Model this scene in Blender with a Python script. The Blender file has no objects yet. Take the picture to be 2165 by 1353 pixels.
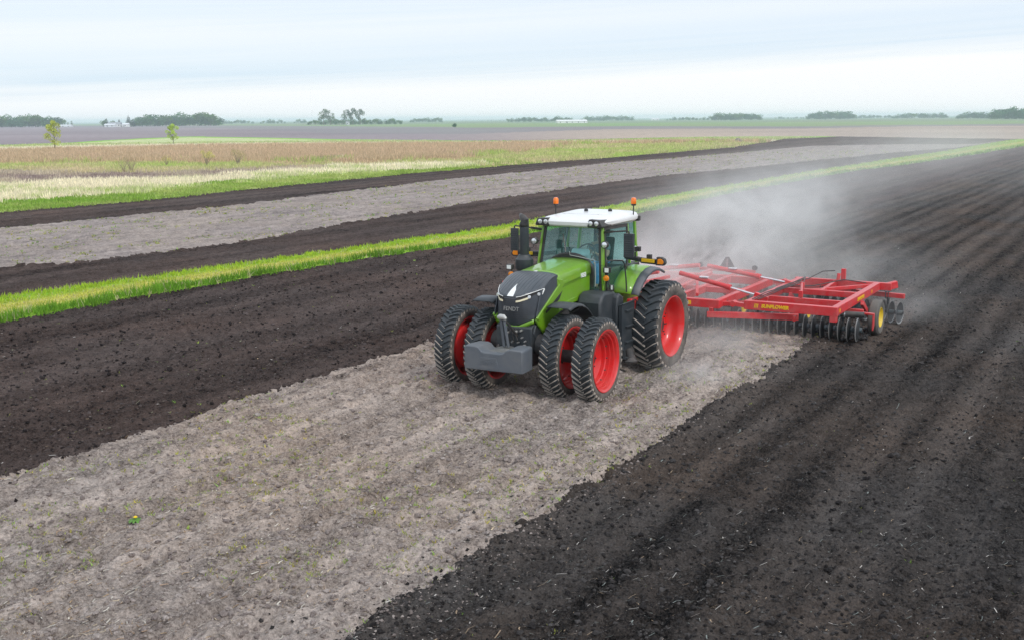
import bpy, bmesh, math, random
import numpy as np
from mathutils import Vector, Matrix

# ------------------------------------------------------------------ camera, sky, sun, exposure
S = bpy.context.scene
COL = S.collection
random.seed(7)
RNG = np.random.default_rng(11)
CAM = np.array([22.2948, 10.9416, 5.5072])
HD, PITCH, ROLL, FOC, PW, PH = 3.6783, 0.1822, -0.0078, 2300.0, 2165.0, 1353.0
_fw = Vector((math.cos(HD) * math.cos(PITCH), math.sin(HD) * math.cos(PITCH), -math.sin(PITCH)))
_r0 = Vector((math.sin(HD), -math.cos(HD), 0)); _u0 = _r0.cross(_fw)
_r = math.cos(ROLL) * _r0 + math.sin(ROLL) * _u0
_u = -math.sin(ROLL) * _r0 + math.cos(ROLL) * _u0
cam = bpy.data.objects.new('camera', bpy.data.cameras.new('camera')); COL.objects.link(cam)
cam.matrix_world = Matrix(((_r.x, _u.x, -_fw.x, CAM[0]), (_r.y, _u.y, -_fw.y, CAM[1]), (_r.z, _u.z, -_fw.z, CAM[2]), (0, 0, 0, 1)))
cam.data.sensor_width = 36; cam.data.lens = 36 * FOC / PW
cam.data.clip_start = 0.1; cam.data.clip_end = 120000
S.camera = cam
S.render.engine = 'CYCLES'
S.cycles.use_denoising = True; S.cycles.denoising_prefilter = 'NONE'
S.cycles.max_bounces = 8; S.cycles.diffuse_bounces = 2; S.cycles.glossy_bounces = 3
S.cycles.transparent_max_bounces = 16; S.cycles.transmission_bounces = 4; S.cycles.volume_bounces = 6
S.cycles.volume_step_rate = 1.0; S.cycles.volume_max_steps = 96
S.cycles.sample_clamp_indirect = 4
S.view_settings.view_transform = 'Standard'; S.view_settings.look = 'None'
S.view_settings.exposure = 0.22; S.view_settings.gamma = 1.0
HAZE_D, DUST_D = .00023, .66
SUN_EL, SUN_AZ = math.radians(42), math.radians(70)     # azimuth measured from +X towards +Y

def N(nt, t, **kw):
    n = nt.nodes.new(t)
    for k, v in kw.items():
        if k.startswith('i_'):
            n.inputs[k[2:].replace('_', ' ')].default_value = v
        else: setattr(n, k, v)
    return n
def L(nt, a, b): nt.links.new(a, b)
def math_(nt, op, a, b=None, clamp=False):
    n = nt.nodes.new('ShaderNodeMath'); n.operation = op; n.use_clamp = clamp
    for i, v in enumerate((a, b)):
        if v is None: continue
        if hasattr(v, 'links'): nt.links.new(v, n.inputs[i])
        else: n.inputs[i].default_value = v
    return n.outputs[0]
def mix_(nt, fac, a, b, mode='MIX'):
    n = nt.nodes.new('ShaderNodeMix'); n.data_type = 'RGBA'; n.blend_type = mode
    for s, v in ((n.inputs[0], fac), (n.inputs[6], a), (n.inputs[7], b)):
        if hasattr(v, 'links'): nt.links.new(v, s)
        elif isinstance(v, (int, float)): s.default_value = v
        else: s.default_value = (*v[:3], 1)
    return n.outputs[2]
def ramp_(nt, fac, stops, interp='LINEAR'):
    n = nt.nodes.new('ShaderNodeValToRGB'); n.color_ramp.interpolation = interp
    while len(n.color_ramp.elements) < len(stops): n.color_ramp.elements.new(.5)
    for e, (p, c) in zip(n.color_ramp.elements, stops):
        e.position = p; e.color = (*c, 1) if not isinstance(c, (int, float)) else (c, c, c, 1)
    nt.links.new(fac, n.inputs[0]); return n.outputs[0]
def noise_(nt, vec, scale, detail=4, rough=.55, dist=0.0):
    n = N(nt, 'ShaderNodeTexNoise'); n.inputs['Scale'].default_value = scale; n.inputs['Detail'].default_value = detail
    n.inputs['Roughness'].default_value = rough; n.inputs['Distortion'].default_value = dist
    if vec is not None: nt.links.new(vec, n.inputs['Vector'])
    return n.outputs['Fac']
def map_(nt, vec, scale=(1, 1, 1), rot=(0, 0, 0), loc=(0, 0, 0)):
    n = N(nt, 'ShaderNodeMapping'); n.inputs['Scale'].default_value = scale; n.inputs['Rotation'].default_value = rot
    n.inputs['Location'].default_value = loc; nt.links.new(vec, n.inputs['Vector']); return n.outputs[0]

world = bpy.data.worlds.new('World'); S.world = world; world.use_nodes = True
nt = world.node_tree; nt.nodes.clear()
out = N(nt, 'ShaderNodeOutputWorld'); bg = N(nt, 'ShaderNodeBackground'); bg.inputs[1].default_value = 0.1
L(nt, bg.outputs[0], out.inputs[0])
sky = N(nt, 'ShaderNodeTexSky'); sky.sky_type = 'NISHITA'; sky.sun_disc = False
sky.sun_elevation = SUN_EL; sky.sun_rotation = math.pi / 2 - SUN_AZ
sky.air_density = 1.0; sky.dust_density = 1.5; sky.ozone_density = 1.0
tc = N(nt, 'ShaderNodeTexCoord'); sep = N(nt, 'ShaderNodeSeparateXYZ'); L(nt, tc.outputs['Generated'], sep.inputs[0])
gx, gy, gz = sep.outputs
# sideways bearing relative to the cloud streaks' own direction, and elevation
side = math_(nt, 'ADD', math_(nt, 'MULTIPLY', gx, math.sin(HD)), math_(nt, 'MULTIPLY', gy, -math.cos(HD)))
comb = N(nt, 'ShaderNodeCombineXYZ'); L(nt, side, comb.inputs[0])
el = math_(nt, 'SUBTRACT', gz, math_(nt, 'MULTIPLY', side, 0.042))
L(nt, math_(nt, 'MULTIPLY', el, 26.0), comb.inputs[1])
n1 = noise_(nt, comb.outputs[0], 1.5, 5, .55, .6)
n2 = noise_(nt, map_(nt, comb.outputs[0], (1.2, 3.6, 1), loc=(3, 1, 0)), 1.6, 5, .6, .5)
nn = math_(nt, 'ADD', math_(nt, 'MULTIPLY', n1, .6), math_(nt, 'MULTIPLY', n2, .4))
wob = math_(nt, 'ADD', el, math_(nt, 'MULTIPLY', math_(nt, 'SUBTRACT', nn, .5), .035))
band = ramp_(nt, wob, [(0.0, (.0, .0, .0)), (.031, (.0, .0, .0)), (.049, (.85, .85, .85)), (.066, (.7, .7, .7)), (.085, (.32,) * 3), (.105, (.5,) * 3), (.14, (.35,) * 3), (.5, (.3,) * 3)])
thin = ramp_(nt, nn, [(.36, (.55,) * 3), (.62, (1.0,) * 3)])
gap = mix_(nt, 1.0, band, thin, 'MULTIPLY')
cloud = ramp_(nt, gz, [(0.0, (8.5, 8.8, 8.9)), (.02, (8.7, 8.9, 9.0)), (.05, (8.9, 9.0, 9.0)), (.11, (8.0, 8.4, 9.1)), (.5, (8.3, 8.9, 9.8)), (1, (8.4, 9.2, 10.3))])
cloudlit = cloud
skyb = mix_(nt, 1.0, sky.outputs[0], (.62, .93, 1.3), 'MULTIPLY')
skym = mix_(nt, .80, skyb, (6.4, 7.7, 8.9))
L(nt, mix_(nt, gap, cloudlit, skym), bg.inputs[0])

sun = bpy.data.lights.new('sun', 'SUN'); sun.energy = 1.5; sun.angle = math.radians(11); sun.color = (1.0, .965, .91)
so = bpy.data.objects.new('sun', sun); COL.objects.link(so)
sdir = Vector((math.cos(SUN_EL) * math.cos(SUN_AZ), math.cos(SUN_EL) * math.sin(SUN_AZ), math.sin(SUN_EL)))
so.rotation_euler = sdir.to_track_quat('Z', 'Y').to_euler(); so.location = (0, 0, 60)

# ------------------------------------------------------------------ helpers
def pix_ray(px, py):
    r, u, f = np.array(_r), np.array(_u), np.array(_fw)
    return f + r * (px - PW / 2) / FOC + u * (PH / 2 - py) / FOC
def on_ground(px, py, z=0.0):
    d = pix_ray(px, py); return CAM + d * ((z - CAM[2]) / d[2])

def tag(o, label=None, cat=None, group=None, kind=None):
    if label: o['label'] = label
    if cat: o['category'] = cat
    if group: o['group'] = group
    if kind: o['kind'] = kind
    return o

def mesh_np(name, V, F, mats, attr=None, smooth=False, mat_idx=None, parent=None):
    """one mesh object from numpy verts (n,3) and same-size faces (m,k)"""
    V = np.asarray(V, dtype=np.float32); F = np.asarray(F, dtype=np.int32)
    me = bpy.data.meshes.new(name); m, k = F.shape
    me.vertices.add(len(V)); me.vertices.foreach_set('co', V.ravel())
    me.loops.add(m * k); me.loops.foreach_set('vertex_index', F.ravel())
    me.polygons.add(m); me.polygons.foreach_set('loop_start', np.arange(0, m * k, k, dtype=np.int32))
    me.polygons.foreach_set('use_smooth', np.full(m, smooth))
    for mt in (mats if isinstance(mats, (list, tuple)) else [mats]): me.materials.append(mt)
    if mat_idx is not None: me.polygons.foreach_set('material_index', np.asarray(mat_idx, dtype=np.int32))
    me.update(calc_edges=True)
    if attr is not None:
        a = me.attributes.new('tint', 'FLOAT_COLOR', 'POINT')
        c = np.ones((len(V), 4), dtype=np.float32); c[:, :3] = attr; a.data.foreach_set('color', c.ravel())
    o = bpy.data.objects.new(name, me); COL.objects.link(o)
    if parent: o.parent = parent
    return o

_T = RNG.random((512, 512)).astype(np.float32)
def vnoise(x, y, lam, seed=0):
    """smooth value noise in -1..1 with wavelength lam"""
    x = np.asarray(x, dtype=np.float64) / lam + seed * 37.31; y = np.asarray(y, dtype=np.float64) / lam + seed * 17.77
    xi = np.floor(x).astype(np.int64); yi = np.floor(y).astype(np.int64)
    fx = (x - xi); fy = (y - yi); fx = fx * fx * (3 - 2 * fx); fy = fy * fy * (3 - 2 * fy)
    x0, x1, y0, y1 = xi & 511, (xi + 1) & 511, yi & 511, (yi + 1) & 511
    a = _T[x0, y0] * (1 - fx) + _T[x1, y0] * fx; b = _T[x0, y1] * (1 - fx) + _T[x1, y1] * fx
    return (a * (1 - fy) + b * fy) * 2 - 1

# ------------------------------------------------------------------ materials
MATS = {}
def new_mat(name):
    m = bpy.data.materials.new(name); m.use_nodes = True; m.node_tree.nodes.clear()
    nt = m.node_tree; o = N(nt, 'ShaderNodeOutputMaterial'); p = N(nt, 'ShaderNodeBsdfPrincipled'); L(nt, p.outputs[0], o.inputs[0])
    MATS[name] = m
    return m, nt, p, o
def pbr(name, col, rough=.5, metal=0.0, spec=.5, dirt=0.0, dirtcol=(.2, .165, .135), dscale=3.0, coat=0.0, bump=0.0, var=.08):
    m, nt, p, o = new_mat(name)
    tc = N(nt, 'ShaderNodeTexCoord'); v = tc.outputs['Object']
    n = noise_(nt, v, dscale * 2.3, 5, .6)
    c = mix_(nt, 1.0, col, ramp_(nt, n, [(.3, 1 - var), (.7, 1.0)]), 'MULTIPLY')
    if dirt > 0:
        d = noise_(nt, v, dscale, 8, .68, .4)
        geo = N(nt, 'ShaderNodeNewGeometry'); sp = N(nt, 'ShaderNodeSeparateXYZ'); L(nt, geo.outputs['Normal'], sp.inputs[0])
        up = math_(nt, 'MULTIPLY', math_(nt, 'MAXIMUM', sp.outputs[2], 0.0), .10)
        f = ramp_(nt, math_(nt, 'ADD', d, up), [(.42, 0.0), (.72, 1.0)])
        f = math_(nt, 'MULTIPLY', f, dirt)
        f = math_(nt, 'ADD', f, dirt * .18, clamp=True)
        c = mix_(nt, f, c, dirtcol)
        r = mix_(nt, f, (rough,) * 3, (.9,) * 3); L(nt, r, p.inputs['Roughness'])
    else: p.inputs['Roughness'].default_value = rough
    L(nt, c, p.inputs['Base Color']); p.inputs['Metallic'].default_value = metal
    p.inputs['Specular IOR Level'].default_value = spec; p.inputs['Coat Weight'].default_value = coat
    p.inputs['Coat Roughness'].default_value = .08
    if bump > 0:
        b = N(nt, 'ShaderNodeBump'); b.inputs['Strength'].default_value = bump; b.inputs['Distance'].default_value = .01
        L(nt, noise_(nt, v, 60, 4, .6), b.inputs['Height']); L(nt, b.outputs[0], p.inputs['Normal'])
    return m
def soil(name, dark, light, scale, bump=.6, streak=.3, warm=None, contrast=(.3, .7), bands=None, mats=None, hues=((1.25, 1.0, .80), (.86, 1.0, 1.16))):
    m, nt, p, o = new_mat(name)
    tc = N(nt, 'ShaderNodeTexCoord'); v = tc.outputs['Object']
    a = noise_(nt, v, scale * .30, 8, .90, .3); a2 = noise_(nt, v, scale * 2.6, 4, .8)
    b = noise_(nt, map_(nt, v, (.10, .9, .9)), 1.3, 5, .6, .2)
    c = noise_(nt, v, .16, 3, .5)
    f = math_(nt, 'ADD', math_(nt, 'MULTIPLY', math_(nt, 'ADD', math_(nt, 'MULTIPLY', a, .6), math_(nt, 'MULTIPLY', a2, .4)), 1 - streak), math_(nt, 'MULTIPLY', b, streak))
    if bands:      # passes of the implement, lighter and darker lanes along the direction of travel
        sp = N(nt, 'ShaderNodeSeparateXYZ'); L(nt, v, sp.inputs[0])
        ph = math_(nt, 'ADD', math_(nt, 'MULTIPLY', sp.outputs[1], 2 * math.pi / bands[0]), math_(nt, 'MULTIPLY', noise_(nt, map_(nt, v, (.08, .5, 1)), 1, 3), 3.0))
        f = math_(nt, 'ADD', f, math_(nt, 'MULTIPLY', math_(nt, 'SINE', ph), bands[1]))
        ph = math_(nt, 'ADD', math_(nt, 'MULTIPLY', sp.outputs[1], 2 * math.pi / (bands[0] * 3.7)), .8 + bands[2])
        f = math_(nt, 'ADD', f, math_(nt, 'MULTIPLY', math_(nt, 'SINE', ph), bands[1] * .8))
    col = ramp_(nt, f, [(contrast[0], dark), (contrast[1], light)])
    if warm: col = mix_(nt, ramp_(nt, c, [(.38, 0.0), (.66, .75)]), col, mix_(nt, 1.0, col, warm, 'MULTIPLY'))
    L(nt, col, p.inputs['Base Color']); p.inputs['Roughness'].default_value = 1.0; p.inputs['Specular IOR Level'].default_value = .08
    if mats:       # matted straw lying in drifts, then hollows with their shade put into the colour
        k = math_(nt, 'ADD', math_(nt, 'MULTIPLY', noise_(nt, map_(nt, v, (.5, 1, 1)), .42, 4, .6), .62), math_(nt, 'MULTIPLY', noise_(nt, v, 14, 5, .75), .38))
        col = mix_(nt, ramp_(nt, k, [(.49, 0.0), (.60, .75)]), col, mats)
        k = noise_(nt, map_(nt, v, (.8, 1.2, 1), loc=(5, 2, 0)), 2.6, 5, .62)
        col = mix_(nt, ramp_(nt, k, [(.47, 0.0), (.62, .75)]), col, mix_(nt, 1.0, col, (.50, .46, .46), 'MULTIPLY'))
        k = noise_(nt, map_(nt, v, (.7, 1.3, 1), loc=(1, 7, 0)), 7.5, 5, .68)
        col = mix_(nt, ramp_(nt, k, [(.50, 0.0), (.62, .80)]), col, mix_(nt, 1.0, col, (.40, .37, .38), 'MULTIPLY'))
    hue = math_(nt, 'ADD', math_(nt, 'MULTIPLY', noise_(nt, map_(nt, v, (1, 1, 1), loc=(9, 4, 1)), 1.7, 4, .6), .45), math_(nt, 'MULTIPLY', noise_(nt, v, 21, 4, .7), .55))
    col = mix_(nt, 1.0, col, ramp_(nt, hue, [(.40, tuple(h * .5 for h in hues[0])), (.50, (.5, .5, .5)), (.60, tuple(h * .5 for h in hues[1]))]), 'MULTIPLY')
    col = mix_(nt, 1.0, col, (2, 2, 2), 'MULTIPLY')
    vo = N(nt, 'ShaderNodeTexVoronoi'); vo.inputs['Scale'].default_value = scale * 1.5; vo.inputs['Randomness'].default_value = 1
    nz = N(nt, 'ShaderNodeTexNoise'); nz.inputs['Scale'].default_value = scale; L(nt, v, nz.inputs['Vector'])
    ad = N(nt, 'ShaderNodeVectorMath', operation='MULTIPLY_ADD'); L(nt, nz.outputs['Color'], ad.inputs[0]); ad.inputs[1].default_value = (.12,) * 3; L(nt, v, ad.inputs[2]); L(nt, ad.outputs[0], vo.inputs['Vector'])
    hgt = math_(nt, 'SUBTRACT', noise_(nt, v, scale * 2.2, 7, .75), math_(nt, 'MULTIPLY', vo.outputs['Distance'], .8))
    bp = N(nt, 'ShaderNodeBump'); bp.inputs['Strength'].default_value = bump; bp.inputs['Distance'].default_value = .07
    L(nt, hgt, bp.inputs['Height']); L(nt, bp.outputs[0], p.inputs['Normal'])
    return m
def tinted(name, rough=.9, nscale=3.0, amount=.5, transl=0.0, bump=0):
    """colour from the mesh's own tint attribute, broken up by noise"""
    m, nt, p, o = new_mat(name)
    at = N(nt, 'ShaderNodeAttribute'); at.attribute_name = 'tint'
    tc = N(nt, 'ShaderNodeTexCoord')
    n = noise_(nt, tc.outputs['Object'], nscale, 7, .75)
    c = mix_(nt, 1.0, at.outputs['Color'], ramp_(nt, n, [(.3, 1 - amount), (.7, 1 + amount)]), 'MULTIPLY')
    L(nt, c, p.inputs['Base Color']); p.inputs['Roughness'].default_value = rough; p.inputs['Specular IOR Level'].default_value = .15
    if transl > 0:
        t = N(nt, 'ShaderNodeBsdfTranslucent'); L(nt, c, t.inputs[0]); mx = N(nt, 'ShaderNodeMixShader'); mx.inputs[0].default_value = transl
        L(nt, p.outputs[0], mx.inputs[1]); L(nt, t.outputs[0], mx.inputs[2]); L(nt, mx.outputs[0], o.inputs[0])
    if bump:
        bp = N(nt, 'ShaderNodeBump'); bp.inputs['Strength'].default_value = bump; bp.inputs['Distance'].default_value = .1
        L(nt, n, bp.inputs['Height']); L(nt, bp.outputs[0], p.inputs['Normal'])
    return m
M_tilR = soil('dark_moist_soil', (.005, .0052, .006), (.175, .155, .145), 11, 1.0, .22, (1.25, 1.0, .82), (.39, .65), (1.02, .032, 0), hues=((1.5, 1.05, .70), (.72, 1.02, 1.2)))
M_tilL = soil('dark_brown_soil', (.009, .006, .0062), (.200, .155, .140), 10, 1.0, .20, (1.12, .98, .9), (.38, .66), (2.6, .024, 1.5))
M_strip = soil('dry_crusted_soil', (.085, .068, .060), (.73, .62, .555), 8, 1.0, .12, (1.06, .97, .88), (.38, .62), (.76, .022, 0), (.42, .27, .17), hues=((1.35, 1.05, .68), (.95, 1.0, 1.05)))
M_grey = soil('pale_dry_soil', (.10, .086, .086), (.52, .44, .40), 4, .8, .3, (1.0, .98, .92), (.36, .64), None, (.25, .21, .18))
M_meadow = tinted('meadow_grass_ground', 1, 1.3, .55, 0, .6)
M_far = tinted('far_field_soil', 1, .35, .35, 0, 0)
M_blade = tinted('grass_blades', .7, 5, .3, .35)
M_straw = tinted('dry_straw', .8, 20, .2, .1)
M_leaf = tinted('tree_leaves', .7, 2, .35, .3)
M_bark = pbr('bark', (.13, .11, .09), .9)

# ------------------------------------------------------------------ the ground: one continuous relief, split where the cover changes
def interp(x, pts): xs, ys = zip(*sorted(pts)); return np.interp(x, xs, ys)
B2P = [(10, -17), (-2, -16.7), (-10, -16.2), (-21, -15.3), (-39, -15.2), (-61, -16.2), (-92, -16.0), (-125, -13.0), (-188, -10.6), (-270, -7)]
B3P = [(10, -21), (1, -20.5), (-10, -19.4), (-25, -18.5), (-50, -19.5), (-100, -20), (-157, -19), (-240, -19.0), (-270, -17)]
B4P = [(10, -27.5), (-4, -27.2), (-6, -25.2), (-13, -25.4), (-22, -26.6), (-40, -28.8), (-66, -30.5), (-114, -27.6), (-164, -22.6), (-185, -19.5), (-300, -18)]
B5P = [(0, -42.5), (-14, -42.2), (-30, -42), (-59, -46.2), (-105, -48.6), (-140, -47), (-187, -46.5), (-201, -34), (-207, -20), (-300, -18)]
B6P = [(0, -51.5), (-20, -51), (-30, -50.5), (-50, -54), (-73, -56.2), (-119, -56.4), (-173, -57.7), (-215, -64), (-247, -71), (-281, -66), (-320, -60)]
def polar(pts):
    """a line on the ground given by points seen from the flight position, as distance over bearing"""
    a, d = [], []
    for px, py in pts:
        w = on_ground(px, py) - CAM; a.append(math.atan2(w[1], w[0]) % (2 * math.pi)); d.append(math.hypot(w[0], w[1]))
    o = np.argsort(a); a = np.array(a)[o]; d = np.array(d)[o]
    return lambda az: np.interp(az, a, d)
LM1 = polar([(0, 432), (300, 412), (600, 382), (900, 358), (1300, 330), (1550, 311), (1640, 300)])
LM2 = polar([(0, 392), (200, 389), (330, 384), (560, 372), (700, 352), (720, 349), (2165, 349)])
LM3 = polar([(0, 366), (300, 362), (560, 355), (680, 349), (720, 349), (2165, 349)])
LM4 = polar([(0, 350), (300, 346), (560, 346), (760, 347), (1000, 338), (1100, 325), (1200, 310), (1300, 306)])
LM5 = polar([(0, 323), (250, 318), (400, 313), (700, 309), (1000, 307), (1200, 305), (1500, 302)])
LM6 = polar([(0, 316), (300, 309), (500, 306), (1000, 304), (1500, 300)])
LM7 = polar([(-300, 312), (0, 309), (150, 303), (290, 294), (400, 289.5), (700, 295), (1000, 300), (1100, 300), (1300, 296), (1500, 291), (1750, 290), (2000, 294), (2165, 296), (2400, 297)])
LF1 = polar([(0, 270), (400, 271), (700, 285), (1000, 284), (1300, 274), (1700, 272), (2165, 266)])
LF2 = polar([(0, 267), (700, 268), (1000, 271), (1300, 268), (1700, 268), (2165, 262.5)])
LF3 = polar([(0, 265.5), (700, 265), (1000, 262), (1300, 261), (1700, 259), (2165, 256)])
Y_R, Y_L, X_END = 3.8, -4.5, -5.3
def smooth(a, b, x): t = np.clip((x - a) / (b - a), 0, 1); return t * t * (3 - 2 * t)
def zones(x, y):
    w1 = vnoise(x, y, 2.2, 3) * .13 + vnoise(x, y, .5, 4) * .07 + vnoise(x, y, .16, 5) * .07 + vnoise(x, y, .07, 9) * .05
    wf = w1 + vnoise(x, y, 9, 6) * .5
    dx, dy = x - CAM[0], y - CAM[1]; d = np.hypot(dx, dy); az = np.arctan2(dy, dx) % (2 * math.pi)
    z = np.zeros(x.shape, dtype=np.int8)
    yy = y + w1
    z[(yy > Y_L) & (yy < Y_R) & (x + w1 * 2 > X_END)] = 1
    z[(yy < Y_L) & (z == 0)] = 8
    yy = y + wf * .7
    z[y + w1 * .9 < interp(x, B2P)] = 2
    z[y + w1 * .9 < interp(x, B3P)] = 3
    z[yy < interp(x, B4P)] = 4
    z[yy < interp(x, B5P)] = 5
    z[yy < interp(x, B6P)] = 6
    z[d > LM7(az) + wf * 3] = 7
    return z, d, az
def height(x, y, z=None):
    if z is None: z = zones(x, y)[0]
    near = np.clip(90 / np.maximum(np.hypot(x - CAM[0], y - CAM[1]), 1), 0, 1)
    # clods and furrow ridges of the tilled ground
    c1 = vnoise(x * .7, y, .42, 11); c2 = vnoise(x, y, .17, 12); c3 = vnoise(x, y, .075, 13)
    ridge = vnoise(x * .06, y + .12 * vnoise(x, y, 1.4, 17), .55, 14); big = vnoise(x * .15, y, 2.6, 15)
    c4 = vnoise(x, y, .045, 16); til = .036 * c1 + .042 * (1 - np.abs(c2) * 2) + .026 * c3 + .013 * c4 + .045 * ridge * (.4 + .6 * near ** 2) + .03 * big * near - .03 + .030 * near ** 2 * np.sin(2 * np.pi * (y + .35 * vnoise(x, y, 3.5, 18)) / .92) * (y > 2)
    # crusted, weathered strip
    s1 = vnoise(x, y, .95, 21); s2 = vnoise(x * .50, y * 1.15, .27, 22); s3 = vnoise(x * .75, y, .13, 23); s4 = vnoise(x, y, .06, 24)
    pit = np.clip(-vnoise(x * .8, y, .36, 25) - .35, 0, 1)
    row = .014 * np.sin(2 * np.pi * (y + .10 * vnoise(x, y, 2, 26)) / .76); wheel = -.035 * np.exp(-((y - .2 * np.sin(x * .2)) / .35) ** 2)
    st = .030 * s1 + .062 * s2 + .046 * s3 + .020 * s4 - .17 * pit + .03 + row
    gr = .03 * s1 + .05
    h = np.where((z == 1) | (z == 4), st, til); h = np.where((z == 2) | (z == 6), gr, h); h = np.where(z == 7, .0, h)
    h = h + .05 * vnoise(x, y, 14, 31) + .25 * vnoise(x, y, 130, 32) * smooth(60, 260, np.hypot(x - CAM[0], y - CAM[1]))
    return h * (near * .6 + .4)

fine = np.arange(HD - .60, HD + .60, .0021); rest = np.linspace(HD + .60, HD - .60 + 2 * math.pi, 86)[:-1]
ANG = np.concatenate([fine, rest])
rr = [.3, 2, 4, 6.5, 8.4]
r = 8.4
while r < 75: r *= 1.0026; rr.append(r)
while r < 420: r *= 1.0075; rr.append(r)
while r < 6000: r *= 1.035; rr.append(r)
rr += [9000, 15000, 30000, 70000]
R_ = np.array(rr); GX = CAM[0] + R_[:, None] * np.cos(ANG)[None]; GY = CAM[1] + R_[:, None] * np.sin(ANG)[None]
Z0, D0, AZ0 = zones(GX, GY)
GZ = height(GX, GY, Z0)
GZ[R_ > 8000] = -1.0
nr, nc = GX.shape
idx = np.arange(nr * nc).reshape(nr, nc); nxt = np.roll(idx, -1, axis=1)
quads = np.stack([idx[:-1], nxt[:-1], nxt[1:], idx[1:]], axis=-1).reshape(-1, 4)[:, ::-1]
fz = Z0[:-1].reshape(-1)
V = np.stack([GX, GY, GZ], axis=-1).reshape(-1, 3)
def bandcol(x, y, d, az):
    """cover colours of the meadow and of the fields behind it"""
    n1 = vnoise(x, y, 7, 41); n2 = vnoise(x, y, 2.2, 42); n3 = vnoise(x, y, .8, 43)
    jit = 1 + .045 * vnoise(x, y, 19, 46) + .05 * n1 + .035 * n2 + .02 * n3
    dj = d * jit
    col = np.zeros(x.shape + (3,), dtype=np.float32)
    def put(mask, c, c2=None, t=None):
        c = np.array(c, dtype=np.float32)
        if c2 is not None: col[mask] = (c[None] * (1 - t[mask][:, None]) + np.array(c2)[None] * t[mask][:, None])
        else: col[mask] = c
    t = np.clip(.5 + .45 * n1 + .35 * n2 + .25 * n3, 0, 1)
    put(d > 0, (.22, .36, .05), (.46, .48, .18), t * .85)
    put(dj > LM1(az), (.78, .71, .53), (.42, .50, .16), np.clip(t * 1.9 - .75, 0, 1))
    put(dj > LM2(az), (.33, .255, .225), (.62, .54, .40), np.clip(t * 1.2 - .3, 0, 1))
    put(dj > LM3(az), (.38, .50, .12), (.60, .50, .32), t)
    put(dj > LM4(az), (.60, .45, .31), (.54, .42, .27), t)
    put(d * (1 + .01 * n1) > LM5(az), (.72, .66, .50))
    put(d * (1 + .01 * n1) > LM6(az), (.42, .52, .20), (.55, .54, .32), t)
    edge = (LM7(az) - d) / LM7(az)
    put((edge < .05) & (d * (1 + .01 * n1) > LM6(az)), (.24, .46, .06))
    # fields behind: ploughed purple-brown, then tan stubble, then pale green
    f1 = vnoise(x, y, 60, 44); tt = np.clip(.5 + .5 * f1, 0, 1)
    ksel = smooth(HD + .10, HD - .12, az)           # tan field lies to the right
    a = np.array((.27, .225, .235)); b = np.array((.40, .32, .26))
    cc = a * (1 - ksel[..., None]) + b * ksel[..., None]
    m = d > LM7(az); col[m] = (cc * (.88 + .25 * tt[..., None]))[m]
    put(m & (d > LF1(az) * (1 + .02 * f1)), (.23, .20, .21), (.26, .25, .24), tt)
    put(m & (d > LF2(az) * (1 + .02 * f1)), (.20, .33, .12), (.26, .30, .16), tt)
    put(m & (d > LF3(az) * (1 + .02 * f1)), (.18, .28, .14), (.23, .24, .17), tt)
    return col
TINT = np.zeros((nr * nc, 3), dtype=np.float32)
_m = (Z0 >= 6); TINT.reshape(nr, nc, 3)[_m] = bandcol(GX[_m], GY[_m], D0[_m], AZ0[_m])
_n = vnoise(GX, GY, 1.1, 51) + .6 * vnoise(GX, GY, .3, 52); _b2 = interp(GX, B2P); _b3 = interp(GX, B3P)
_mid = np.exp(-(((GY - (_b2 + _b3) / 2 - .1) / .75) ** 2)); _t = np.clip(_mid * 1.1 + _n * .25, 0, 1)[..., None]
_g = (1 - _t) * np.array((.22, .40, .03)) + _t * np.array((.48, .43, .13))
TINT.reshape(nr, nc, 3)[Z0 == 2] = _g[Z0 == 2]
M_verge = tinted('verge_grass_ground', 1, 6, .4, 0, .5)
for zid, name, mt in ((0, 'tilled_soil', M_tilR), (8, 'tilled_soil', M_tilL), (1, 'untilled_ground', M_strip), (2, 'grass_strip', M_verge), (3, 'tilled_soil', M_tilL),
                      (4, 'stubble_field', M_grey), (5, 'tilled_soil', M_tilL), (6, 'meadow', M_meadow), (7, 'far_field', M_far)):
    q = quads[fz == zid]
    if not len(q): continue
    used, inv = np.unique(q, return_inverse=True)
    o = mesh_np(name, V[used], inv.reshape(q.shape), mt, TINT[used] if zid in (2, 6, 7) else None, smooth=True)
    tag(o, kind='structure')

# ------------------------------------------------------------------ scattered cover
def wedge(n, r0, r1, half=.52, p=1.0):
    """points spread over the land in front of the viewpoint, thinning out with distance"""
    u = RNG.random(n); r = r0 * (r1 / r0) ** (u ** p); a = HD + (RNG.random(n) * 2 - 1) * half
    return CAM[0] + r * np.cos(a), CAM[1] + r * np.sin(a), r
ICO = None
def ico():
    t = (1 + 5 ** .5) / 2
    v = np.array([(-1, t, 0), (1, t, 0), (-1, -t, 0), (1, -t, 0), (0, -1, t), (0, 1, t), (0, -1, -t), (0, 1, -t), (t, 0, -1), (t, 0, 1), (-t, 0, -1), (-t, 0, 1)]) / math.hypot(1, t)
    f = np.array([(0, 11, 5), (0, 5, 1), (0, 1, 7), (0, 7, 10), (0, 10, 11), (1, 5, 9), (5, 11, 4), (11, 10, 2), (10, 7, 6), (7, 1, 8), (3, 9, 4), (3, 4, 2), (3, 2, 6), (3, 6, 8), (3, 8, 9), (4, 9, 5), (2, 4, 11), (6, 2, 10), (8, 6, 7), (9, 8, 1)])
    return v, f
def octa():
    return np.array([(1, 0, 0), (-1, 0, 0), (0, 1, 0), (0, -1, 0), (0, 0, 1), (0, 0, -1)], dtype=float), np.array([(0, 2, 4), (2, 1, 4), (1, 3, 4), (3, 0, 4), (2, 0, 5), (1, 2, 5), (3, 1, 5), (0, 3, 5)])
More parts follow.
